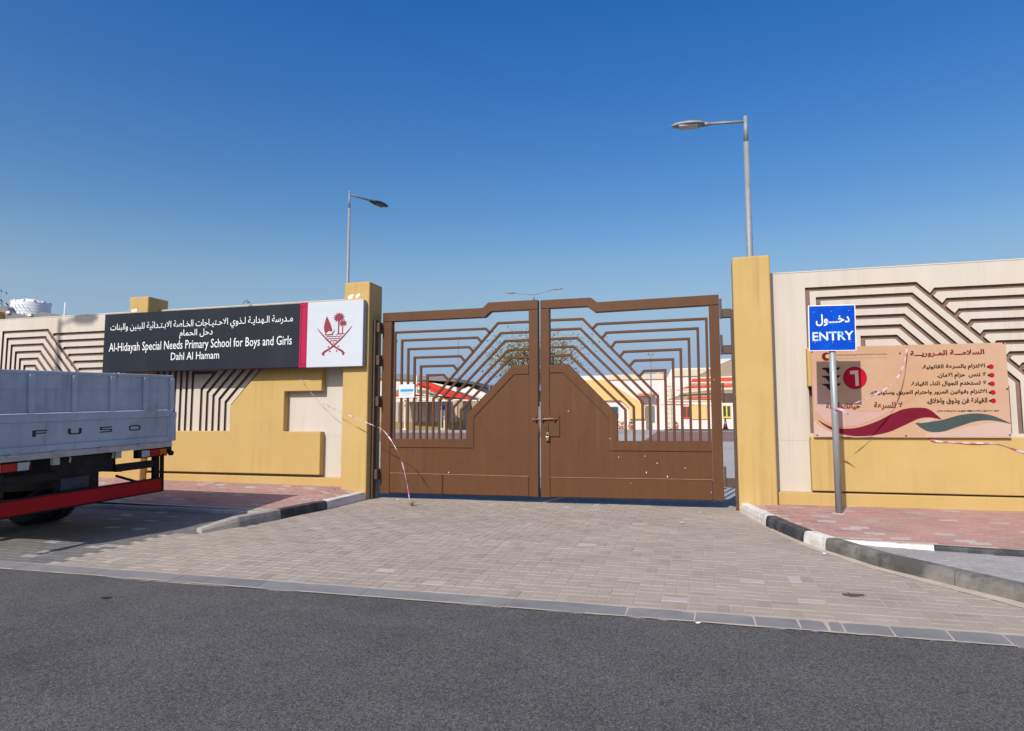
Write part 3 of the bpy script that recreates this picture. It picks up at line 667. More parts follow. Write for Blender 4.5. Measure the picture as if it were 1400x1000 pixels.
for z in (3.14, 2.59, 1.86, .615):
    MB().box(.165, .20, 10.70, 10.76, z - .15, z + .15).box(.20, .33, 10.62, 10.73, z - .15, z - .02).build('hinge', M_HING, gr_, bevel=.005)
MB().box(-2.55, -2.325, GF - .006, GF - .001, 1.20, 1.545).build('lock_plate', M_GATE, gr_, bevel=.002)
MB().tube([(-2.76, GF - .03, 1.475), (-2.36, GF - .03, 1.482)], .014, 10).build('slide_bolt', M_ROD, gr_, smooth=True)
for x in (-2.71, -2.60, -2.40): MB().box(x - .015, x + .015, GF - .052, GF - .002, 1.445, 1.515).build('bolt_keeper', M_HING, gr_, bevel=.004)
MB().tube([(-2.655, GF - .012, 1.27), (-2.655, GF - .012, 1.68)], .011, 8).build('drop_rod', M_ROD, gr_, smooth=True)
MB().box(-2.52, -2.508, GF - .03, GF - .012, 1.25, 1.43).tube([(-2.59, GF - .02, 1.37), (-2.54, GF - .022, 1.31), (-2.515, GF - .025, 1.285)], .005, 6).build('hasp', M_HING, gr_)
pk = thing('padlock', 'brass padlock hanging from the hasp beside the gate opening', 'padlock', (-2.515, GF - .03, 1.14))
MB().box(-2.545, -2.487, GF - .052, GF - .024, 1.13, 1.20).build('lock_body', M_BRS, pk, bevel=.006, seg=2)
MB().tube([(-2.533, GF - .038, 1.195), (-2.533, GF - .038, 1.235), (-2.526, GF - .038, 1.252), (-2.516, GF - .038, 1.258), (-2.506, GF - .038, 1.252), (-2.499, GF - .038, 1.235), (-2.499, GF - .038, 1.195)], .006, 8).build('shackle', M_CHR, pk, smooth=True)
MB().prism([(-5.29, .567), (-2.835, .556), (-2.835, .566), (-5.29, .578)], GF - .004, GF + .01).build('painted_sun_line', M_LEDGE, gl)  # thin strips painting the bright sunlit line above the kick plates
MB().prism([(-2.48, .549), (.005, .563), (.005, .573), (-2.48, .559)], GF - .004, GF + .01).build('painted_sun_line', M_LEDGE, gr_)
# flecks where the paint has come off
for (x, z, w, h) in ((-1.52, 1.17, .012, .016), (-1.39, .885, .012, .014), (-.99, .905, .012, .012), (-.805, .80, .012, .02), (-.39, .735, .013, .016), (-.97, .655, .012, .034), (-.655, .60, .012, .038), (-1.21, .49, .01, .012), (-2.18, 1.60, .012, .016), (-.02, .38, .012, .012), (.06, 2.06, .01, .014)):
    MB().flat(disc(x, z, 1, 7, w / 2, h / 2), GF - .0035 if z > .57 else GF - .0055).build('paint_chip', M_PAPER, gr_)
MB().flat(disc(-4.21, .60, 1, 7, .008, .01), GF - .0035).build('paint_chip', M_PAPER, gl)
# notice tied to the bars
nt = thing('notice_board', 'small white notice with a blue band tied to the gate bars', 'notice', (-5.0, GF, 1.85))
MB().prism([(-5.145, 1.85), (-4.855, 1.852), (-4.855, 2.082), (-5.14, 2.08)], GF + .008, GF + .014).build('plate', M_NWHT, nt)
MB().flat([(-5.115, 1.955), (-4.875, 1.957), (-4.875, 2.0), (-5.115, 1.998)], GF + .006).build('blue_band', M_NBLU, nt)
mb = MB()
for (z, a, b) in ((1.935, -5.10, -4.89), (1.92, -5.09, -4.90), (1.895, -5.10, -4.92)): mb.flat([(a, z), (b, z), (b, z + .006), (a, z + .006)], GF + .006)
mb.build('print_lines', M_NGRY, nt)

# ------------------------------------------------------------------ school sign on the left wall
ss = thing('school_sign', 'long charcoal school name board with white lettering and a crimson divider', 'sign', (-8.4, 10.35, 2.38))
YS = 10.30
MB().box(-11.15, -6.853, YS, YS + .1, 2.385, 3.51).build('dark_panel', M_SDARK, ss, bevel=.004)
MB().box(-6.85, -6.703, YS - .004, YS + .1, 2.378, 3.515).build('divider', M_SRED, ss, bevel=.004)
mb = MB()
for (a, b, c, e) in ((-6.825, -6.808, 2.43, 3.46), (-6.825, -6.715, 3.445, 3.46), (-6.825, -6.715, 2.43, 2.445)): mb.flat([(a, c), (b, c), (b, e), (a, e)], YS - .0065)
mb.build('divider_outline', M_SDRED, ss)
wp = MB().box(-6.70, -5.624, YS, YS + .1, 2.378, 3.515, M_SWHT).box(-5.6235, -5.618, YS + .001, YS + .1, 2.379, 3.514, M_SGRY).build('white_panel', None, ss, bevel=.003)
for x in (-10.6, -9.2, -7.8, -6.9): [MB().box(x - .03, x + .03, YS + .101, YW - .002, z, z + .06).build('bracket', M_HING, ss) for z in (2.5, 3.3)]
YT = YS - .003
lettering('مـدرسة الـهدايـة لـذوي الاحـتيـاجات الخـاصة الابـتـدائية للبنين والبنات', -11.0, -6.99, 3.125, 3.325, YT, M_LET, ss, .004, arabic=True)
lettering('دحل الحمام', -9.39, -8.66, 2.965, 3.145, YT, M_LET, ss, .004, arabic=True)
lettering('Al-Hidayah Special Needs Primary School for Boys and Girls', -11.01, -7.0, 2.735, 2.948, YT, M_LET, ss, .001)
lettering('Dahl Al Hamam', -9.56, -8.50, 2.582, 2.722, YT, M_LET, ss, .001)
EM = thing_part = MB()
ex = lambda zx, zy: (-6.49 + (zx - 314) * (.66 / 423), 3.32 - (zy - 245) * (.58 / 419))
def ep(*pts): return [ex(*p) for p in pts]
def estrip(pts): return ribbon([ex(p[0], p[1]) for p in pts], 0, [p[2] * .00156 for p in pts])
YE = YS - .003
EM.flat(estrip([(312, 443, 5), (350, 495, 13), (430, 585, 17), (515, 668, 19), (575, 708, 20), (622, 735, 24), (640, 758, 28), (634, 785, 20)]), YE)
EM.flat(estrip([(738, 428, 5), (700, 480, 13), (610, 580, 17), (515, 668, 19), (455, 710, 20), (405, 738, 24), (386, 760, 28), (398, 785, 20)]), YE - .0005)
for c in ((452, 678), (575, 675), (472, 735), (555, 732)): EM.flat(disc(*ex(*c), .015, 10), YE)
EM.flat(disc(*ex(515, 630), .014, 8), YE)
EM.flat(ep((425, 290), (445, 330), (478, 405), (497, 470), (490, 488), (450, 478), (412, 515), (398, 475), (390, 430), (405, 350)), YE)
EM.flat(ep((405, 512), (440, 520), (490, 515), (530, 458), (522, 490), (500, 532), (410, 534)), YE)
EM.flat(ep((535, 528), (570, 512), (645, 513), (635, 526)), YE)
EM.flat(ep((568, 340), (582, 340), (580, 512), (564, 512)), YE); EM.flat(ep((618, 430), (630, 430), (628, 512), (616, 512)), YE - .0003)
for (cx, cy, rr) in ((577, 318, 76), (628, 393, 52)):
    pts = []
    for k in range(26):
        a = 2 * math.pi * k / 26 + .1; down = max(0, math.sin(a)); q = (1 if k % 2 else .62) * (1 - .45 * (down ** 3) * (1 if k % 2 == 0 else .3))
        pts.append((cx + rr * q * math.cos(a), cy + rr * q * math.sin(a) * (.95 if down == 0 else 1.05)))
    EM.flat(ep(*pts), YE - .0006 - rr * 1e-6)
for (y, a, b) in ((549, 420, 616), (576, 437, 598), (603, 468, 562)):
    EM.flat(estrip([(a + (b - a) * k / 16, y + 4 * math.sin(k * 1.57), 9) for k in range(17)]), YE)
EM.build('emblem', M_MAR, ss)
bd = thing('wire_tangle', 'small wire tangle lying on the wall top above the dark sign', 'wire', (-8.2, 10.65, 3.6))
MB().tube([(-8.28, 10.62, 3.63), (-8.24, 10.6, 3.67), (-8.19, 10.62, 3.69), (-8.15, 10.64, 3.65), (-8.17, 10.6, 3.632), (-8.22, 10.63, 3.66), (-8.12, 10.62, 3.635)], .006, 5).build('strand', M_HING, bd)

# ------------------------------------------------------------------ traffic-safety banner on the right wall
bb = thing('safety_banner', 'faded peach traffic safety board with Arabic rules and a maroon ribbon', 'banner', (2.6, 10.52, 1.2))
YB = 10.515
MB().prism([(1.395, 1.203), (3.80, 1.203), (3.80, 2.472), (1.395, 2.482)], YB, YB + .03).build('board', M_BILL, bb, bevel=.003)
bx = lambda zx, zy: (1.395 + (zx - lerp(zy, [345, 905], [40, 47])) * (2.405 / lerp(zy, [345, 905], [1213, 1246])), 2.482 - (zy - lerp(zx, [40, 1253], [345, 311])) * (1.275 / lerp(zx, [40, 1290], [560, 597])))
def bp(*pts): return [bx(*p) for p in pts]
def smooth_curve(pts, n=8):
    out = []
    for i in range(len(pts) - 1):
        p0, p1, p2, p3 = pts[max(i - 1, 0)], pts[i], pts[i + 1], pts[min(i + 2, len(pts) - 1)]
        for k in range(n):
            t = k / n
            out.append(tuple(.5 * ((2 * p1[j]) + (-p0[j] + p2[j]) * t + (2 * p0[j] - 5 * p1[j] + 4 * p2[j] - p3[j]) * t * t + (-p0[j] + 3 * p1[j] - 3 * p2[j] + p3[j]) * t ** 3) for j in range(2)))
    return out + [pts[-1]]
def bflat(poly, lay, m, name): return MB().flat(poly, YB - .0015 - lay * .0006).build(name, m, bb)
bflat(bp(*(smooth_curve([(50, 500), (75, 580), (150, 665), (260, 728), (400, 745), (520, 742)]) + smooth_curve([(640, 690), (500, 770), (350, 828), (220, 838), (120, 800), (55, 735)]))), 0, M_BPNK, 'swoosh_tint')
bflat(bp(*(smooth_curve([(48, 800), (130, 860), (300, 905), (500, 895)]) + [(500, 903), (48, 903)])), 0, M_BPNK2, 'swoosh_tint')
bflat(bp(*(smooth_curve([(770, 880), (900, 868), (1050, 835), (1200, 815), (1288, 825)]) + [(1290, 902), (770, 902)])), 0, M_BPNK2, 'swoosh_tint')
for pts, w in (([(50, 500), (75, 580), (150, 665), (260, 728), (400, 745), (520, 742)], .012), ([(55, 735), (120, 800), (220, 838), (350, 828), (500, 770), (640, 690), (700, 655)], .014)):
    bflat(ribbon([bx(*p) for p in smooth_curve(pts)], w), 1, M_BTAN, 'swoosh_line')
bflat(bp(*(smooth_curve([(72, 795), (150, 835), (230, 852), (340, 845), (460, 808), (560, 760), (650, 728), (740, 722), (800, 735), (872, 795)]) +
           smooth_curve([(872, 795), (800, 782), (730, 790), (640, 830), (540, 872), (420, 895), (300, 897), (200, 875), (120, 835), (72, 795)]))), 2, M_BMARL, 'maroon_ribbon')
bflat(bp(*(smooth_curve([(600, 742), (650, 728), (740, 722), (800, 735), (872, 795)]) + smooth_curve([(872, 795), (800, 782), (730, 785), (660, 790)]))), 3, M_BMAR, 'maroon_ribbon_fold')
bflat(bp(*(smooth_curve([(705, 818), (745, 812), (810, 808), (880, 796), (980, 768), (1080, 757), (1180, 772), (1292, 822)]) +
           smooth_curve([(1292, 822), (1180, 800), (1080, 805), (980, 835), (880, 868), (800, 870), (750, 850), (712, 822)]))), 4, M_BGRY, 'slate_ribbon')
bflat(bp((750, 800), (800, 786), (850, 795), (790, 812), (730, 818)), 5, M_BPNK, 'ribbon_inner')
c1 = bx(327, 536)
bflat(disc(c1[0], c1[1], .155, 32, .98, 1.02), 2, M_BMAR, 'number_disc'); bflat(disc(c1[0], c1[1], .148, 32, .98, 1.02), 3, M_BRED, 'number_disc')
bflat(bp((296, 492), (349, 488), (352, 585), (330, 587), (327, 512), (296, 514)), 5, M_BCRM, 'number_one')
for zy in (475, 525, 575):
    bflat(bp((110, zy), (150, zy - 3), (195, zy - 5), (235, zy - 5), (222, zy + 8), (205, zy + 12), (200, zy + 25), (185, zy + 38), (158, zy + 38), (142, zy + 22), (138, zy + 12), (122, zy + 10)), 4, M_BBRN, 'signal_light')
bflat(disc(*bx(143, 402), .06, 20), 2, M_BMAR, 'crest'); bflat(disc(*bx(152, 400), .03, 16), 4, M_GOLD, 'crest')
def bl_text(t, x0, x1, z0, z1, m, bold, ar=True):
    a = bx(x0, z1); b = bx(x1, z0); lettering(t, a[0], b[0], a[1], b[1], YB - .0045, m, bb, bold, arabic=ar)
bl_text('السلامـــة المـروريـــة', 680, 1125, 355, 409, M_BMAR, .03)
for zy, x0, x1, t in ((467, 752, 1130, 'الالتزام بالسرعة القانونية.'), (520, 845, 1135, 'لا تنسَ  حزام الامان.'), (573, 682, 1138, 'لا تستخدم الجوال اثناء القيادة.'),
                      (627, 422, 1142, 'الالتزام بقوانين المرور واحترام الطريق وسلوكياته.'), (679, 780, 1145, 'القيادة فن وذوق واخلاق.')):
    bl_text(t, x0, x1, zy - 21, zy + 24, M_BBRN, .03)
    q = bx(x1 + 37, zy); bflat(disc(q[0], q[1], .031, 16), 3, M_BBRN, 'bullet'); bflat(disc(q[0] + .003, q[1], .027, 16), 4, M_BRED, 'bullet')
    bflat([(q[0] - .055, q[1]), (q[0] - .03, q[1] - .02), (q[0] - .03, q[1] + .02)], 3, M_BBRN, 'bullet')
bl_text('لا للسرعة', 447, 628, 684, 736, M_BMAR, .03); bl_text('حياتك أمانة', 132, 357, 684, 736, M_BMAR, .03)
bl_text('alhidaya-pgb@edu.gov.qa', 843, 1216, 734, 748, M_BBRN, .02, False)
bl_text('روضة ومدرسة الهداية الابتدائية لذوي الاحتياجات الخاصة', 205, 535, 380, 400, M_BBRN, .015)
bl_text('Al-Hidayah Kindergarten and Special Needs Primary School for Boys and Girls', 205, 532, 403, 417, M_BTAN, .015, False)
mb = MB()
for p in ((50, 372), (615, 382), (1240, 320), (1262, 605), (648, 896), (68, 893), (1280, 890)): mb.lathe([(.011, 0), (.011, -.006), (.006, -.009)], (bx(*p)[0], YB - .0005, bx(*p)[1]), 8, axis='y')
mb.build('screw', M_ADOT, bb)['kind'] = 'stuff'

# ------------------------------------------------------------------ blue entry sign
en = thing('entry_sign', 'square blue ENTRY sign with white Arabic on a galvanised pole', 'sign', (1.545, 9.72, .25))
MB().tube([(1.552, 9.735, .2), (1.552, 9.735, 2.88)], .042, 16).build('pole', M_GALV, en, smooth=True)
MB().lathe([(.085, 0), (.08, .01)], (1.552, 9.735, z_right(1.5, 9.7)), 16).build('collar', M_SAND, en)
MB().prism([(1.262, 2.342), (1.832, 2.332), (1.842, 2.94), (1.272, 2.95)], 9.672, 9.684).build('plate', M_LET, en, bevel=.003)
MB().flat([(1.274, 2.354), (1.820, 2.344), (1.830, 2.928), (1.284, 2.938)], 9.6705).build('blue_face', M_BLUE, en)
[MB().box(1.30, 1.80, 9.685, 9.692, z, z + .04).build('rear_rail', M_GALV, en) for z in (2.45, 2.80)]
lettering('دخـــول', 1.36, 1.765, 2.67, 2.825, 9.669, M_LET, en, .02, arabic=True)
lettering('ENTRY', 1.312, 1.808, 2.475, 2.592, 9.669, M_FADE, en, .022)
mb = MB()
for x in (1.34, 1.55, 1.76):
    for z in (2.86, 2.45): mb.lathe([(.006, 0), (.005, -.003)], (x, 9.6702, z), 8, axis='y')
mb.build('rivet', M_SGRY, en)['kind'] = 'stuff'

# ------------------------------------------------------------------ barrier tape
def tape(label, pts, w, name='barrier_tape', twist=3.0, n=90, ph=0.0, parent=None):
    P = []
    for i in range(len(pts) - 1):
        p0, p1, p2, p3 = (Vector(pts[max(i - 1, 0)]), Vector(pts[i]), Vector(pts[i + 1]), Vector(pts[min(i + 2, len(pts) - 1)]))
        k = max(3, n // (len(pts) - 1))
        for q in range(k):
            t = q / k; P.append(.5 * (2 * p1 + (p2 - p0) * t + (2 * p0 - 5 * p1 + 4 * p2 - p3) * t * t + (3 * p1 - p0 - 3 * p2 + p3) * t ** 3))
    P.append(Vector(pts[-1])); mb = MB(); kw = mb.mi(M_TAPW); kr = mb.mi(M_TAPR); s = 0.0
    for i, p in enumerate(P):
        t = (P[min(i + 1, len(P) - 1)] - P[max(i - 1, 0)]).normalized()
        if i: s += (P[i] - P[i - 1]).length
        a = t.orthogonal().normalized(); b = t.cross(a); an = ph + twist * s + .8 * math.sin(s * 9)
        dv = (a * math.cos(an) + b * math.sin(an)) * w * .5 * (.7 + .3 * math.sin(s * 13 + 1))
        mb.v += [tuple(p - dv), tuple(p + dv)]
        if i:
            o = 2 * i; mb.f.append((o - 2, o - 1, o + 1, o)); mb.m.append(kr if (s / .16) % 1 < .42 else kw)
    return mb.build(name, None, parent)
CONV = None
t1 = tape('', [(-6.975, 10.545, 2.195), (-6.55, 10.40, 1.85), (-6.10, 10.22, 1.66), (-5.31, 10.02, 1.40), (-4.98, 9.90, 1.27), (-4.68, 9.82, .90), (-4.555, 9.82, .50), (-4.50, 9.84, .16)], .017, twist=4)
tag(t1, 'red and white barrier tape drooping from the yellow wall to the driveway', 'tape')
t2 = tape('', [(2.62, 10.50, 2.47), (2.585, 10.40, 2.36), (2.49, 10.26, 2.13), (2.33, 10.10, 1.93), (2.09, 9.94, 1.78), (1.82, 9.79, 1.665), (1.60, 9.69, 1.60), (1.545, 9.685, 1.59), (1.505, 9.70, 1.59)], .019, twist=2.5)
tag(t2, 'red and white barrier tape tied from the peach board to the sign pole', 'tape')
o = tape('', [(1.545, 9.68, 1.59), (1.62, 9.66, 1.57), (1.70, 9.66, 1.51)], .03, name='loose_end', parent=t2)
t3 = tape('', [(2.86, 10.545, 1.185), (2.95, 10.548, 1.155), (3.3, 10.548, 1.135), (3.62, 10.548, 1.125), (3.9, 10.548, 1.03), (4.25, 10.548, .98)], .03, twist=1.0)
tag(t3, 'red and white barrier tape lying along the yellow wall below the peach board', 'tape')
tw = thing('dry_grass_tuft', 'dry grass tuft in the paving at the end of the drooping tape', 'grass', (-4.47, 9.84, .135))
mb = MB()
for k in range(26):
    a = rnd.uniform(0, 6.28); l = rnd.uniform(.05, .13); mb.tube([(-4.47, 9.84, .13), (-4.47 + l * .5 * math.cos(a), 9.84 + l * .5 * math.sin(a), .13 + l * .7), (-4.47 + l * math.cos(a), 9.84 + l * math.sin(a), .13 + l * rnd.uniform(.3, .9))], [.003, .002, .001], 4)
o = mb.build('blades', M_TWIG, tw); o['kind'] = 'stuff'
# litter
def scrap(x, y, s, label, m=M_PAPER, cat='litter'):
    z = z_apron(x, y) if y > 5 else 0; r2 = random.Random(int(x * 999)); mb = MB()
    pts = [(x + s * r2.uniform(.6, 1) * math.cos(k * 1.05), y + s * r2.uniform(.6, 1) * math.sin(k * 1.05)) for k in range(6)]
    mb.add([(p[0], p[1], z + .004 + r2.uniform(0, .01)) for p in pts] + [(x, y, z + .014)], [(k, (k + 1) % 6, 6) for k in range(6)])
    return tag(mb.build('litter_scrap', m), label, cat, 'litter on the driveway')
scrap(-.38, 9.15, .05, 'white paper scrap on the pavers in front of the padlocked gate leaf', M_PAPER)
scrap(-5.05, 10.55, .04, 'white paper scrap under the gate leaf with the notice')
scrap(-.12, 4.99, .022, 'tiny white scrap on the edging strip beside the asphalt')
scrap(-.18, 10.2, .035, 'pale paper scrap by the foot of the gate pier near the blue sign')
scrap(1.03, 7.4, .018, 'tiny pale scrap below the second white kerb stone')
st_ = MB().add([(1.03 + .09 * math.cos(k * .63) * rnd.uniform(.7, 1), 5.98 + .075 * math.sin(k * .63) * rnd.uniform(.6, 1), z_apron(0, 5.98) + .0035) for k in range(10)], [tuple(range(10))])
tag(st_.build('oil_stain', M_RUST), 'dark brown oil stain on the pavers near the road edge', 'stain')
for (x, y, r, lab) in ((-4.62, 4.42, .06, 'dark tar spot on the asphalt below the parked truck'), (2.05, 4.55, .13, 'dark tar smear on the asphalt near the edging stones')):
    st_ = MB().add([(x + r * math.cos(k * .63) * rnd.uniform(.3, 1.3), y + r * .5 * math.sin(k * .63) * rnd.uniform(.3, 1.3), .0062) for k in range(10)], [tuple(range(10))])
    tag(st_.build('tar_spot', M_TAR), lab, 'stain')

# ------------------------------------------------------------------ street lamps
def lamp_head(parent, length=.62, under=M_LENS, name='lamp_head', top=M_LAMPG):
    mb = MB(); n = 10; seg = 16; vs = []; fs = []
    for i in range(n + 1):
        t = i / n; x = t * length; w = .15 * (math.sin(math.pi * min(1, t * .78 + .2)) ** .7) * (1 if t < .98 else .35); h = .075 * (math.sin(math.pi * min(1, (1 - t) * .72 + .16)) ** .6) * (1 if t < .98 else .3)
        for k in range(seg):
            a = 2 * math.pi * k / seg; vs.append((x, w * math.cos(a), (h if math.sin(a) > 0 else h * .45) * math.sin(a) - .012 * t))
    for i in range(n):
        for k in range(seg): k2 = (k + 1) % seg; fs.append((i * seg + k, i * seg + k2, (i + 1) * seg + k2, (i + 1) * seg + k))
    fs += [tuple(range(seg - 1, -1, -1)), tuple(n * seg + k for k in range(seg))]
    h = mb.add(vs, fs).build(name, top, None, smooth=True); h.parent = parent
    l = MB().add([(.12, -.10, -.04), (.46, -.105, -.052), (.46, .105, -.052), (.12, .10, -.04), (.12, -.10, -.028), (.46, -.105, -.03), (.46, .105, -.03), (.12, .10, -.028)],
                 [(0, 3, 2, 1), (0, 1, 5, 4), (1, 2, 6, 5), (2, 3, 7, 6), (3, 0, 4, 7)]).build('lens', under, None); l.parent = h
    j = MB().tube([(-.10, 0, .0), (.03, 0, .0)], [.035, .05], 10).build('spigot', top, None, smooth=True); j.parent = h
    return h
def street_lamp(loc, height, heads, label, group, r0=.075, r1=.045, dark=False):
    t = thing('street_lamp', label, 'street lamp', loc, group, local=True)
    mb = MB(); o = mb.tube([(0, 0, 0), (0, 0, height * .55), (0, 0, height - .45)], [r0, (r0 + r1) / 2, r1], 14).tube([(0, 0, height - .45), (0, 0, height + .05)], [r1 * .85, r1 * .75], 12).build('pole', M_LAMPG, None, smooth=True); o.parent = t
    for (az, reach, rise, tilt_) in heads:
        a = Vector((math.cos(az), math.sin(az), 0))
        ar = MB().tube([Vector((0, 0, height - .05)), a * reach + Vector((0, 0, height - .05 + rise))], .026, 10).build('arm', M_LAMPG, None, smooth=True); ar.parent = t
        h = lamp_head(t, top=M_LAMPD if dark else M_LAMPG, under=M_LENS if not dark else M_LAMPD)
        h.location = a * (reach + .08) + Vector((0, 0, height - .05 + rise)); h.rotation_euler = (0, -tilt_, az)
    return t
G_L = 'grey street lamps inside the compound'
street_lamp((.76, 13.0, .15), 6.93, [(R(180), .66, .04, R(4))], 'tall grey street lamp above the gate pier nearest the blue sign', G_L, .075, .05)
street_lamp((-9.79, 17.0, .3), 7.75, [(R(68), .75, .02, R(0))], 'grey street lamp with dark drooping head above the pier by the emblem', G_L, .058, .036, True)
street_lamp((-11.5, 45.0, 1.2), 9.3, [(R(180), 1.35, .22, R(3)), (0, 1.35, .30, R(3))], 'twin headed street lamp seen above the gap between the gate leaves', G_L, .08, .06)
street_lamp((-14.75, 2.0, 0.0), 10.45, [(R(0), .3, .1, R(3))], 'roadside street lamp whose shadow falls on the grooved wall behind the truck', G_L, .095, .07)
def thin_pole(loc, h, label):
    t = thing('camera_mast', label, 'mast', loc, 'thin camera masts in the school yard', local=True)
    o = MB().tube([(0, 0, 0), (0, 0, h)], [.05, .035], 8).build('pole', M_LAMPG, None); o.parent = t
    o = MB().box(-.14, .14, -.05, .05, h - .02, h + .04).box(-.2, -.08, -.12, .06, h + .04, h + .16).box(.08, .2, -.12, .06, h + .04, h + .16).build('camera_head', M_LAMPG, None); o.parent = t
thin_pole((-3.27, 40, 1.2), 4.35, 'thin camera mast in front of the pink school building')
thin_pole((-16.9, 34.5, 1.15), 4.9, 'thin mast standing behind the white notice on the gate')
thin_pole((-19.7, 52, 1.2), 7.4, 'thin far mast rising between the white hall and the red sail')
thin_pole((-17.0, 52, 1.2), 5.6, 'thin far mast rising between the red sail and the tree')

# ------------------------------------------------------------------ lorry parked on the apron
TX, TY, TZ = -6.85, 6.30, 0.055
tr = thing('flatbed_truck', 'pale grey flatbed truck seen from behind with red bumper bar', 'truck', (TX, TY, TZ), local=True)
tr.rotation_euler = (R(2.65), 0, 0)
def tp(mb, name, m, parent=None, **k):
    o = mb.build(name, m, None, **k); o.parent = parent or tr; return o
HW = 1.235
tp(MB().box(-.055, 0, -HW, HW, 1.462 - .085, 1.465).box(-.055, 0, -HW, HW, 1.055, 1.125).box(-.055, 0, -HW, -HW + .085, 1.1255, 1.3765).box(-.055, 0, HW - .085, HW, 1.1255, 1.3765).box(-.05, -.018, -HW + .08, HW - .08, 1.12, 1.38), 'tailgate', M_TRK, bevel=.006, seg=2)
tg = tp(MB().box(-.045, -.018, -HW, HW, 1.47, 1.912), 'tailgate_extension', M_TRK, bevel=.003)
tp(MB().box(-.05, -.004, -HW, HW, 1.885, 1.925), 'top_rail', M_TRK, tg, bevel=.006)
for y in (-1.205, -.745, -.235, .265, .765, 1.205):
    tp(MB().box(-.0175, .016, y - .033, y + .033, 1.468, 1.884), 'post', M_TRK, tg, bevel=.004)
tp(MB().box(-.0178, -.013, -HW + .03, HW - .03, 1.712, 1.72).box(-.0178, -.010, -HW + .03, HW - .03, 1.485, 1.503), 'seam', M_TRK, tg)
tp(MB().box(-.10, -.004, -HW + .01, HW - .01, .982, 1.052), 'rear_sill', M_TRKS, bevel=.005)
for y in (-.95, -.45, .13, .70): tp(MB().box(-.004, .022, y - .05, y + .05, 1.022, 1.05).box(-.004, .012, y - .02, y + .09, 1.05, 1.066), 'tailgate_hinge', M_TRKS, bevel=.004)
tp(MB().box(-.03, .02, HW - .06, HW + .03, 1.06, 1.40).box(-.02, .01, HW - .01, HW + .05, 1.36, 1.44), 'side_latch', M_TRK, bevel=.006)
tp(MB().box(-.08, -.01, 1.14, 1.22, .90, 1.0).lathe([(.03, 0), (.035, .03), (.03, .05)], (-.02, 1.19, .90), 10, axis='x'), 'corner_buffer', M_BLK)
# letters on the tailgate
lb = []
def wide(y0, y1, polys): return [[(y0 + (y1 - y0) * a, 1.222 + .068 * b) for a, b in p] for p in polys]
sets = {(-.715, -.545): [[(0, 0), (.24, 0), (.24, .42), (.93, .42), (.93, .60), (.24, .60), (.24, .80), (1, .80), (1, 1), (.06, 1), (0, .92)]],
        (-.30, -.125): [[(0, 1), (.22, 1), (.22, .30), (.30, .2), (.70, .2), (.78, .30), (.78, 1), (1, 1), (1, .22), (.86, 0), (.14, 0), (0, .22)]],
        (.115, .285): [[(0, 0), (.88, 0), (1, .12), (1, .48), (.88, .6), (.16, .6), (.16, .8), (.98, .8), (.98, 1), (.12, 1), (0, .88), (0, .52), (.12, .41), (.84, .41), (.84, .2), (0, .2)]],
        (.53, .71): []}
mb = MB()
def xflat(poly, x):
    n = len(poly); ar = sum(poly[i][0] * poly[(i + 1) % n][1] - poly[(i + 1) % n][0] * poly[i][1] for i in range(n))
    if ar < 0: poly = poly[::-1]
    mb.add([(x, p[0], p[1]) for p in poly], [tuple(range(n))])
for (a, b), ps in sets.items():
    for p in wide(a, b, ps): xflat(p, -.0165)
oo = []; ii = []
for k in range(32):
    t = 2 * math.pi * k / 32; c, s = math.cos(t), math.sin(t); e = .45
    q = (math.copysign(abs(c) ** e, c), math.copysign(abs(s) ** e, s)); oo.append((.62 + .09 * q[0], 1.256 + .034 * q[1])); ii.append((.62 + .068 * q[0], 1.256 + .020 * q[1]))
for k in range(32):
    k2 = (k + 1) % 32; xflat([oo[k], oo[k2], ii[k2], ii[k]], -.0165)
tp(mb, 'lettering', M_INK)
# load bed, sides, cab
tp(MB().box(-4.6, -.06, -HW, HW, .99, 1.05), 'load_floor', M_TRKS)
for s in (-1, 1):
    sb = tp(MB().box(-4.6, -.06, s * HW - s * .04, s * HW, 1.055, 1.46), 'side_board', M_TRK, bevel=.004)
    tp(MB().box(-4.6, -.06, s * (HW - .015), s * HW - s * .04, 1.465, 1.915), 'side_extension', M_TRK, sb)
tp(MB().box(-4.68, -4.61, -HW, HW, 1.0, 2.3), 'headboard', M_TRK)
cab = tp(MB().prism([(-6.75, .75), (-6.78, 1.5), (-6.5, 2.35), (-6.2, 2.5), (-4.85, 2.5), (-4.8, .75)], -1.0, 1.0), 'cab', M_TRK, bevel=.05, seg=3)
for s in (-1, 1): tp(MB().box(-6.2, -5.2, s * 1.001, s * 1.006, 1.6, 2.25), 'cab_window', M_GLS, cab)
tp(MB().prism([(-6.79, 1.55), (-6.53, 2.3), (-6.52, 2.3), (-6.78, 1.55)], -.9, .9), 'windscreen', M_GLS, cab)
for y in (-.40, .40): tp(MB().box(-6.4, -.12, y - .04, y + .04, .74, .97), 'chassis_rail', M_BLK)
tp(MB().box(-.12, -.07, -.45, .36, .76, .965).box(-.3, -.12, -.2, .2, .62, .76), 'rear_crossmember', M_BLK)
for x in (-1.2, -2.6): tp(MB().box(x - .06, x + .06, -1.15, 1.15, .90, .98), 'bed_crossmember', M_BLK)
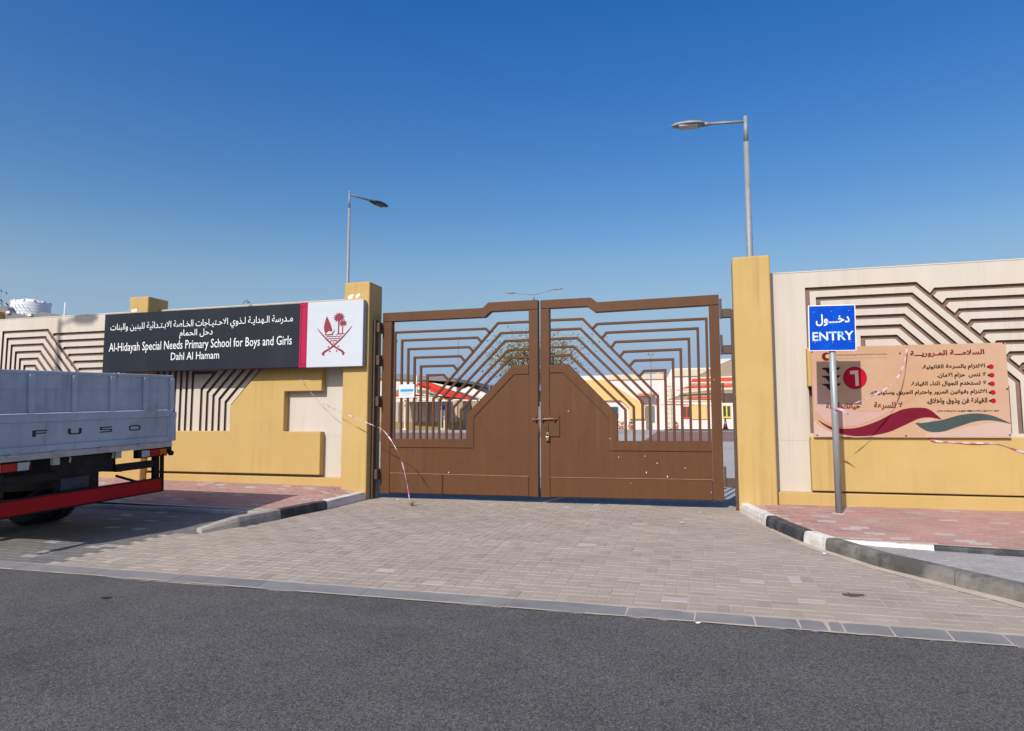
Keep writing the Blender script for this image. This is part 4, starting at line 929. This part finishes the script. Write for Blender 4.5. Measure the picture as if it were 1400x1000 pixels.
for s in (-1, 1):
    rl = tp(MB().box(-.12, -.03, s * .70, s * 1.17, .868, .972), 'tail_light', M_BLK, bevel=.006)
    for (a, b, m, nm) in ((.74, .865, M_LCLR, 'reverse_lens'), (.87, 1.03, M_LRED, 'brake_lens'), (1.035, 1.155, M_LORG, 'turn_lens')):
        tp(MB().box(-.031, -.016, min(s * a, s * b), max(s * a, s * b), .88, .965), nm, m, rl, bevel=.005)
    tp(MB().box(-.11, -.05, s * .98, s * 1.06, .45, .865).box(-.10, -.045, s * .38, s * .985, .735, .825), 'bumper_bracket', M_BLK, bevel=.004)
    tp(MB().tube([(-.12, s * .45, .68), (-.09, s * .78, .56)], .016, 8), 'stay', M_BLK)
    tp(MB().box(-1.22, -1.20, s * .52, s * 1.2, .22, .88), 'mud_flap', M_BLK)
    for k, yo in enumerate((.66, .95)):
        y0 = s * yo
        w = tp(MB().lathe([(.24, -.105), (.36, -.12), (.395, -.085), (.405, -.04), (.405, .04), (.395, .085), (.36, .12), (.24, .105)], (-1.75, y0, .405), 40, axis='y'), 'wheel', M_TYR, smooth=False)
        mbt = MB()
        for q in range(44):
            a = 2 * math.pi * q / 44; ca, sa = math.cos(a), math.sin(a)
            for yy in (-.07, 0, .07):
                aa = a + (.07 if yy == 0 else 0); ca, sa = math.cos(aa), math.sin(aa)
                px, pz = -1.75 + .406 * ca, .405 + .406 * sa; tx, tz = -sa, ca
                c8 = []
                for (u, v, rr) in ((-.017, -.028, 0), (.017, -.028, 0), (.017, .028, 0), (-.017, .028, 0), (-.015, -.026, .008), (.015, -.026, .008), (.015, .026, .008), (-.015, .026, .008)):
                    c8.append((px + tx * u + ca * (rr - .004), y0 + yy + v, pz + tz * u + sa * (rr - .004)))
                mbt.add(c8, [(4, 5, 6, 7), (0, 1, 5, 4), (1, 2, 6, 5), (2, 3, 7, 6), (3, 0, 4, 7)])
        q = tp(mbt, 'tread', M_TYR, w); q['kind'] = 'stuff'
        if k == 1: tp(MB().lathe([(.235, .06 * s), (.22, .02 * s), (.12, .0), (.10, .07 * s), (.02, .09 * s)], (-1.75, y0, .405), 24, axis='y'), 'rim', M_TRKS, w)
    w = tp(MB().lathe([(.24, -.105), (.36, -.12), (.395, -.085), (.405, -.04), (.405, .04), (.395, .085), (.36, .12), (.24, .105)], (-5.5, s * .88, .405), 32, axis='y'), 'wheel', M_TYR)
    tp(MB().lathe([(.235, .06 * s), (.22, .02 * s), (.12, .0), (.10, .07 * s)], (-5.5, s * .88, .405), 20, axis='y'), 'rim', M_TRKS, w)
tp(MB().tube([(-1.75, -.95, .405), (-1.75, 0, .42), (-1.75, .95, .405)], [.06, .15, .06], 12), 'rear_axle', M_BLK)
tp(MB().lathe([(.24, -.1), (.36, -.1), (.39, 0), (.36, .1), (.24, .1)], (-.95, -.05, .68), 28, axis='z'), 'spare_wheel', M_TYR)
tp(MB().box(-4.4, -2.4, .5, .95, .45, .9), 'fuel_tank', M_BLK, bevel=.04)
bmp = tp(MB().box(-.045, -.012, -1.18, 1.06, .428, .582), 'bumper_bar', M_BRD, bevel=.004)
tp(MB().box(-.05, -.008, -1.18, 1.075, .583, .597).box(-.05, -.008, -1.18, 1.075, .414, .4275).box(-.05, -.008, 1.061, 1.09, .42, .90), 'bumper_frame', M_BLK, bmp)
tp(MB().box(-.09, -.084, -.32, .04, .60, .735), 'number_plate', M_PLT, bevel=.002)
tp(MB().box(-.095, -.09, -.36, .08, .58, .76), 'plate_bracket', M_BLK)
for y in (-.73, -.25, .32): tp(MB().tube([(-.05, y, .985), (-.03, y, .95), (-.04, y, .915), (-.06, y + .01, .93)], .009, 6), 'rope_hook', M_TRKS)
for y in (-.42, .40): tp(MB().box(-.07, -.03, y - .04, y + .04, .90, .985), 'floor_bracket', M_TRKS)

# ------------------------------------------------------------------ school building behind the right leaf
def zy0(x, y): return z_yard(x, y)
sb = thing('school_building', 'single storey pink and white school building with a yellow gable band', 'building', (-3, 47.2, 1.2))
MB().box(-9.5, -2.78, 47, 54, .9, 4.94).build('wall', M_PINK, sb)
MB().box(-6.7, -3.0, 46.9, 47.2, 4.62, 4.96).build('parapet', M_SCRM, sb)
MB().prism([(-9.5, 4.62), (-6.9, 4.62), (-4.83, 3.25), (-4.27, 2.78), (-4.27, 1.94), (-5.32, 1.94), (-5.32, 2.66), (-5.84, 3.2), (-9.5, 3.2)], 46.82, 46.999).build('yellow_band', M_SYEL, sb)
MB().box(-4.21, -3.95, 46.93, 46.98, 1.25, 2.77).build('door', M_DOOR, sb); MB().box(-3.93, -3.64, 46.93, 46.98, 1.72, 2.75).build('window', M_DOOR, sb)
MB().box(-4.28, -3.58, 46.95, 46.99, 2.8, 3.05).build('door_head', M_SCRM, sb)
MB().prism([(-4.7, 3.45), (-4.6, 3.62), (-3.6, 3.62), (-3.58, 3.5)], 46.2, 46.99).build('canopy', M_POT, sb)
w = MB().box(-6.6, -6.09, 46.9, 46.98, 2.02, 2.77).build('window', M_WBLU, sb); MB().box(-6.56, -6.15, 46.885, 46.9, 2.08, 2.73).build('pane', M_WGRN, w)
MB().prism([(-2.78, .9), (3.5, .9), (3.5, 5.28), (-2.45, 5.28), (-2.78, 4.6)], 46.7, 54).build('wing_wall', M_PINK, sb)
MB().box(-2.4, 3.5, 46.6, 46.69, 4.75, 5.2).build('parapet', M_SCRM, sb)
for k in range(10): MB().box(-2.77, -2.40, 46.45, 46.69, 1.36 + .30 * k, 1.645 + .30 * k).build('stone', M_STONE, sb, bevel=.02)
MB().box(-2.75, -2.42, 46.5, 46.69, 1.15, 1.34).build('stone_base', M_SYEL, sb)
MB().box(-1.18, -.25, 46.62, 46.69, 1.9, 2.88).build('yellow_band', M_SYEL, sb)
for (a, b, m) in ((-1.75, -1.31, M_WRED), (.75, 1.24, M_WYEL)):
    w = MB().box(a, b, 46.6, 46.69, 1.98, 2.74).build('window', m, sb)
    MB().box(a + .03, (a + b) / 2 - .04, 46.585, 46.6, 2.06, 2.73).build('pane', M_WGRN, w); MB().box((a + b) / 2 + .04, b - .03, 46.585, 46.6, 2.06, 2.73).build('pane', M_WGRN, w)
MB().box(-3.54, -3.2, 47.5, 48, 4.9, 5.08).build('roof_unit', M_ORG, sb)
MB().box(-2.3, 1.5, 36.0, 36.2, 1.1, 1.27).build('yard_kerb', M_KB)
bpy.data.objects['yard_kerb']['kind'] = 'structure'
pots = []
for k, (x, y, s, lab) in enumerate(((-5.8, 46.5, 1.0, 'terracotta plant pot beside the blue school window'), (-5.21, 46.5, 1.15, 'terracotta plant pot in front of the yellow school gable'), (-2.2, 46.2, 1.1, 'terracotta plant pot by the stacked stone pillar'))):
    p = thing('plant_pot', lab, 'plant pot', (x, y, zy0(x, y)), 'plant pots along the school building', local=True)
    q = MB().lathe([(.09, 0), (.14, .22), (.15, .22), (.15, .27), (.12, .27), (.11, .22)], (0, 0, 0), 14).build('pot', M_POT, None); q.parent = p; q.scale = (s, s, s)
    mb = MB()
    for i in range(30):
        a = rnd.uniform(0, 6.28); l = rnd.uniform(.1, .2); h = rnd.uniform(.05, .25); c = Vector((l * math.cos(a) * .6, l * math.sin(a) * .6, .25 + h))
        mb.add([c, c + Vector((.05, .01, .03)), c + Vector((.06, -.03, .07)), c + Vector((.0, -.02, .06))], [(0, 1, 2, 3)])
    q = mb.build('leaves', M_LEAF, None); q.parent = p; q['kind'] = 'stuff'
p = thing('planter_stand', 'tan three tier planter stand at the blue school window', 'stand', (-6.06, 46.4, zy0(-6, 46)), local=True)
for z in (.1, .3, .5): q = MB().box(-.1, .1, -.1, .1, z - .07, z + .07).build('tier', M_POT, None, bevel=.01); q.parent = p
for x in (-.11, .11): q = MB().box(x - .01, x + .01, -.02, .02, 0, .68).build('upright', M_SCRM, None); q.parent = p
for k, (x, y, lab) in enumerate(((.70, 36.4, 'red traffic cone with black base under the tan canopies'),)):
    p = thing('traffic_cone', lab, 'cone', (x, y, zy0(x, y) + .012), local=True)
    q = MB().box(-.2, .2, -.2, .2, 0, .05).lathe([(.17, .05), (.10, .14)], (0, 0, 0), 14).build('base', M_BLK, None); q.parent = p
    q = MB().lathe([(.115, .14), (.075, .32), (.07, .33), (.03, .62)], (0, 0, 0), 14).build('cone_body', M_CONE, None); q.parent = p
    q = MB().lathe([(.079, .32), (.055, .44)], (0, 0, 0), 14).build('band', M_PAPER, None); q.parent = p

# shade sails
def sail(parent, pts, m, name='fabric', n=8, sag=.12, thick=.012):
    """four-cornered fabric with a slight sag"""
    a, b, c, d_ = [Vector(p) for p in pts]; vs = []; fs = []
    for j in range(n + 1):
        for i in range(n + 1):
            u, v = i / n, j / n; p = (a * (1 - u) + b * u) * (1 - v) + (d_ * (1 - u) + c * u) * v
            p.z -= sag * 4 * u * (1 - u) * (.5 + v * (1 - v) * 2); vs.append(p)
    for j in range(n):
        for i in range(n): q = j * (n + 1) + i; fs.append((q, q + 1, q + n + 2, q + n + 1))
    o = MB().add(vs, fs).build(name, m, parent, smooth=True)
    s = o.modifiers.new('thickness', 'SOLIDIFY'); s.thickness = thick; return o
gs = 'shade sails over the school parking'
c1_ = thing('shade_canopy', 'tan and red parking shade canopies in front of the pink school building', 'canopy', (0, 37, 1.2), gs)
sail(c1_, [(-.9, 36.05, 3.83), (2.4, 36.05, 3.92), (2.4, 37.6, 5.55), (.1, 36.9, 4.42)], M_SAILT, sag=.03)
sail(c1_, [(-.95, 35.9, 3.62), (2.4, 35.9, 3.60), (2.4, 36.0, 3.86), (-.85, 36.0, 3.83)], M_SAILR, sag=.01)
sail(c1_, [(-1.0, 35.75, 3.45), (2.4, 35.75, 3.50), (2.4, 35.85, 3.60), (-.9, 35.85, 3.60)], M_SAILT, sag=.0)
sail(c1_, [(-1.65, 35.5, 3.27), (2.4, 35.5, 3.29), (2.4, 35.6, 3.49), (-1.0, 35.6, 3.44)], M_SAILR, sag=.01)
sail(c1_, [(-2.15, 34.85, 2.68), (2.4, 34.85, 2.60), (2.4, 35.4, 3.25), (-1.1, 35.2, 3.14)], M_SAILT, sag=.02)
sail(c1_, [(-1.1, 34.7, 2.76), (2.4, 34.7, 2.76), (2.4, 34.75, 2.89), (-1.1, 34.75, 2.85)], M_SAILR, sag=.0)
sail(c1_, [(-2.2, 34.72, 2.60), (-1.0, 34.72, 2.58), (-1.0, 34.75, 2.66), (-1.7, 34.75, 2.72)], M_SAILR, sag=.0)
for pts in ([(-.95, 35.85, 3.60), (2.4, 35.85, 3.60)], [(-1.65, 35.45, 3.25), (2.4, 35.45, 3.28)], [(-.92, 36, 3.85), (2.4, 36, 3.9)], [(-2.15, 34.75, 2.66), (2.4, 34.75, 2.60)], [(-1.5, 34.9, 3.05), (0, 34.9, 3.2), (2.4, 34.9, 3.2)]):
    MB().tube(pts, .045, 8).build('edge_beam', M_SAILE, c1_)
MB().tube([(-2.4, 34.9, 2.5), (2.4, 34.9, 2.36)], .03, 8).build('edge_beam', M_SAILE, c1_)
for x in (-2.0, 2.0): MB().tube([(x, 36.5, 1.1), (x, 36.5, 3.4)], .06, 10).build('post', M_SAILE, c1_)
MB().box(.5, 2.2, 40.5, 41.5, 4.75, 5.25).build('roof_ledge', M_HALLW, c1_)
c2_ = thing('shade_canopy', 'bright red and white parking shade canopy in front of the tan hall', 'canopy', (-16, 38, 1.2), gs)
sail(c2_, [(-17.1, 37.5, 3.95), (-16.45, 38.2, 4.13), (-13.2, 37.5, 3.03), (-14.6, 36.5, 3.12)], M_SAILR, sag=.05)
sail(c2_, [(-16.85, 37.4, 3.84), (-16.4, 37.35, 3.62), (-15.0, 36.5, 3.20), (-15.4, 36.55, 3.32)], M_SAILW, sag=.01)
sail(c2_, [(-18.9, 37.2, 3.18), (-17.1, 37.2, 3.18), (-17.1, 37.4, 3.36), (-18.9, 37.4, 3.36)], M_SAILR, sag=.0)
sail(c2_, [(-17.1, 37.1, 3.15), (-13.3, 37.1, 2.98), (-13.3, 37.4, 3.08), (-17.1, 37.4, 3.34)], M_SAILR, sag=.02)
sail(c2_, [(-18.9, 38, 3.42), (-15.8, 38, 3.3), (-15.8, 40, 3.5), (-18.9, 40, 3.9)], M_SAILT, sag=.03)
for pts in ([(-18.9, 37.0, 3.06), (-16.1, 37.0, 3.14), (-13.8, 37.0, 2.92)], [(-17.1, 36.9, 2.92), (-15.0, 36.9, 2.99), (-12.8, 36.9, 2.86)], [(-16.85, 37.2, 3.34), (-15.3, 37.1, 3.18)]): MB().tube(pts, .045, 8).build('edge_beam', M_SAILE, c2_)
for x in (-17.6, -15.3, -12.9): MB().tube([(x, 37.6, 1.1), (x, 37.6, 3.0)], .055, 10).lathe([(.2, 0), (.06, .12)], (x, 37.6, 1.2), 10).build('post', M_SAILE, c2_)
MB().tube([(-16.86, 37.6, 3.0), (-16.86, 37.6, 4.45)], .05, 8).build('mast', M_SAILW, c2_)
# hall behind the left leaf
h1 = thing('hall', 'tan hall with a row of pale panels under the red canopy', 'building', (-16.5, 41, 1.2))
MB().box(-22, -15.0, 40.5, 46, 1.0, 3.0).build('wall', M_TANW, h1)
MB().box(-22, -15.0, 40.42, 40.495, 1.0, 1.68).build('base_band', M_TANB, h1)
for x in (-20.4, -19.6, -18.95, -18.25, -17.55, -16.85, -16.2, -15.55): MB().box(x - .22, x + .22, 40.40, 40.494, 1.7, 2.95).build('panel', M_TANP, h1)
h2 = thing('hall', 'white hall with a grey pitched roof beyond the notice on the gate', 'building', (-19.5, 44, 1.2))
MB().prism([(-24, 1), (-17.6, 1), (-17.6, 4.25), (-24, 5.5)], 46.2, 54).build('wall', M_HALLW, h2)
MB().prism([(-24, 5.52), (-20.5, 5.15), (-17.9, 4.95), (-17.5, 4.65), (-24, 5.0)], 46, 54.2).build('roof', M_ROOFG, h2)
h3 = thing('hall', 'dark grey flat roofed hall rising behind the bright red canopy', 'building', (-17.5, 52, 1.2))
MB().prism([(-21.5, 1), (-17.2, 1), (-17.2, 4.0), (-17.7, 4.9), (-21.5, 5.0)], 51, 58).build('wall', M_ROOFG, h3)
h4 = thing('shade_canopy', 'beige shade canopy standing farther off beyond the bright red canopy', 'canopy', (-14, 43, 1.2), gs)
sail(h4, [(-16.4, 43, 3.85), (-15.6, 43.2, 4.1), (-13.6, 43, 3.35), (-14.4, 42.2, 3.2)], M_SAILW)
for x in (-16.2, -13.9): MB().tube([(x, 43, 1.1), (x, 43, 3.5)], .05, 8).build('post', M_SAILE, h4)
gh = thing('gatehouse', 'small beige gatehouse with dark doorways right of the tan hall', 'building', (-14, 42, 1.2))
MB().box(-14.95, -11.5, 42, 45, 1.0, 3.0).build('wall', M_TANW, gh)
for x in (-14.6, -14.1, -13.5): MB().box(x - .2, x + .2, 41.94, 41.995, 1.2, 2.5).build('doorway', M_LAMPD, gh)
bs = thing('parking_sign', 'small blue sign on a white post under the red canopy', 'sign', (-15.35, 38.3, 1.2))
MB().tube([(-15.35, 38.3, 1.15), (-15.35, 38.3, 2.72)], .05, 8).build('post', M_SAILW, bs); MB().box(-15.46, -15.28, 38.22, 38.245, 2.4, 2.68).build('plate', M_WBLU, bs)

# far buildings over the left wall
fb = thing('villa', 'villa with dark stepped roof parapet over the far left wall', 'building', (-32, 26, 0))
mb = MB()
MB().prism([(-29.75, 0), (-29.75, 6.50), (-29.95, 6.72), (-30.95, 6.93), (-31.7, 6.76), (-33, 6.99), (-33.15, 7.22), (-33.4, 7.32), (-38, 7.6), (-38, 0)], 25, 25.35).build('wall', M_ROOFG, fb)
MB().box(-38, -29.9, 25.352, 33, 0, 6.45).build('roof_deck', M_ROOFG, fb)
MB().box(-36, -33.35, 24.6, 24.99, 0, 7.0).build('bay', M_YEL, fb)
for (x, z) in ((-33.0, 6.98), (-31.6, 6.78)): MB().box(x - .12, x + .12, 24.9, 25.2, z - .06, z + .06).build('spout', M_HALLW, fb)
tk = thing('water_tank', 'white ribbed cylindrical water tank on the dark villa roof', 'tank', (-34.95, 27.6, 6.45))
prof = [(.92, 0)]
for k in range(9): prof += [(.92, .12 + .16 * k), (.912, .15 + .16 * k), (.92, .18 + .16 * k)]
MB().lathe(prof + [(.90, 1.58), (.45, 1.68), (.43, 1.72), (.02, 1.72)], (-34.95, 27.6, 6.45), 32).build('drum', M_TANK, tk, smooth=True)
mb = MB()
for k in range(12):
    a = k * math.pi / 6; mb.box(-34.95 + .86 * math.cos(a) - .07, -34.95 + .86 * math.cos(a) + .07, 27.6 + .86 * math.sin(a) - .07, 27.6 + .86 * math.sin(a) + .07, 7.98, 8.06)
mb.build('rim_lugs', M_TANK, tk)
an = thing('aerial', 'thin white aerial above the far left wall', 'aerial', (-29.5, 25, 5))
MB().tube([(-29.56, 25, 5.5), (-29.5, 25, 7.3)], .035, 6).build('rod', M_TANK, an)
pm = thing('palm_tree', 'palm tree with dark drooping fronds near the white water tank', 'palm', (-35.9, 25, 0))
MB().tube([(-36.0, 25, 0), (-35.9, 25, 4), (-35.9, 25, 8.2)], [.28, .22, .2], 10).build('trunk', M_BARK, pm)
mb = MB()
for k in range(26):
    a = k * 2.4; el = rnd.uniform(-.2, .9); pp = []
    for i in range(9):
        t = i / 8; l = 2.1 * t; pp.append(Vector((-35.9 + l * math.cos(a) * math.cos(el), 25 + l * math.sin(a) * math.cos(el), 8.3 + l * math.sin(el) - 1.0 * t * t)))
    for i in range(8):
        t = (pp[i + 1] - pp[i]); sd_ = t.cross(Vector((0, 0, 1))).normalized() if t.cross(Vector((0, 0, 1))).length else Vector((1, 0, 0))
        for s in (-1, 1):
            q = pp[i] + sd_ * s * .42 * (1 - i / 10) + t * .7 - Vector((0, 0, .12)); mb.add([pp[i], pp[i] + t * .3, q], [(0, 1, 2)])
mb.build('crown', M_PALM, pm)

# ------------------------------------------------------------------ tree behind the gate
def leafy_tree(loc, h, rad, label, nleaf, seed, flat_=1.0):
    r2 = random.Random(seed); t = thing('acacia_tree', label, 'tree', loc, local=True)
    mb = MB(); tips = []
    def grow(p, dirv, ln, r, lev):
        q = p + dirv * ln; mid = (p + q) / 2 + Vector((r2.uniform(-1, 1), r2.uniform(-1, 1), 0)) * ln * .07
        mb.tube([p, mid, q], [r, r * .85, r * .68], 6 if lev < 3 else 4)
        if lev >= 4: tips.append((q, dirv)); return
        if lev >= 2: tips.append((mid, dirv))
        for k in range(3 if lev else 4):
            a = r2.uniform(0, 6.28); nd = (dirv + Vector((math.cos(a), math.sin(a), r2.uniform(-.15, .45))) * r2.uniform(.55, .95)).normalized()
            grow(q, nd, ln * r2.uniform(.62, .82), r * .6, lev + 1)
    grow(Vector((0, 0, 0)), Vector((.05, 0, 1)), h * .25, .13, 0)
    o = mb.build('trunk', M_BARK, None); o.parent = t
    mb = MB()
    for i in range(nleaf):
        q, dv = tips[r2.randrange(len(tips))]
        c = q + Vector((r2.gauss(0, 1), r2.gauss(0, 1), r2.gauss(0, .8))) * rad
        a = Vector((r2.uniform(-1, 1), r2.uniform(-1, 1), r2.uniform(-.7, .5))).normalized(); b = a.orthogonal().normalized()
        b = (b + a.cross(b) * r2.uniform(-1, 1)).normalized(); s = r2.uniform(.035, .065)
        m = M_LEAFY if r2.random() < .38 else M_LEAF
        if r2.random() < .05: m = M_POD; s *= 1.3; a = Vector((0, 0, -1))
        mb.add([c, c + a * s + b * s * .3, c + a * s * 2, c + a * s - b * s * .3], [(0, 1, 2, 3)], m)
    o = mb.build('crown', None, None); o.parent = t
    return t
leafy_tree((-7.25, 30, .88), 5.5, .40, 'sparse olive green tree behind the middle of the gate', 5200, 12).scale = (1.6, 1.5, 1.08)
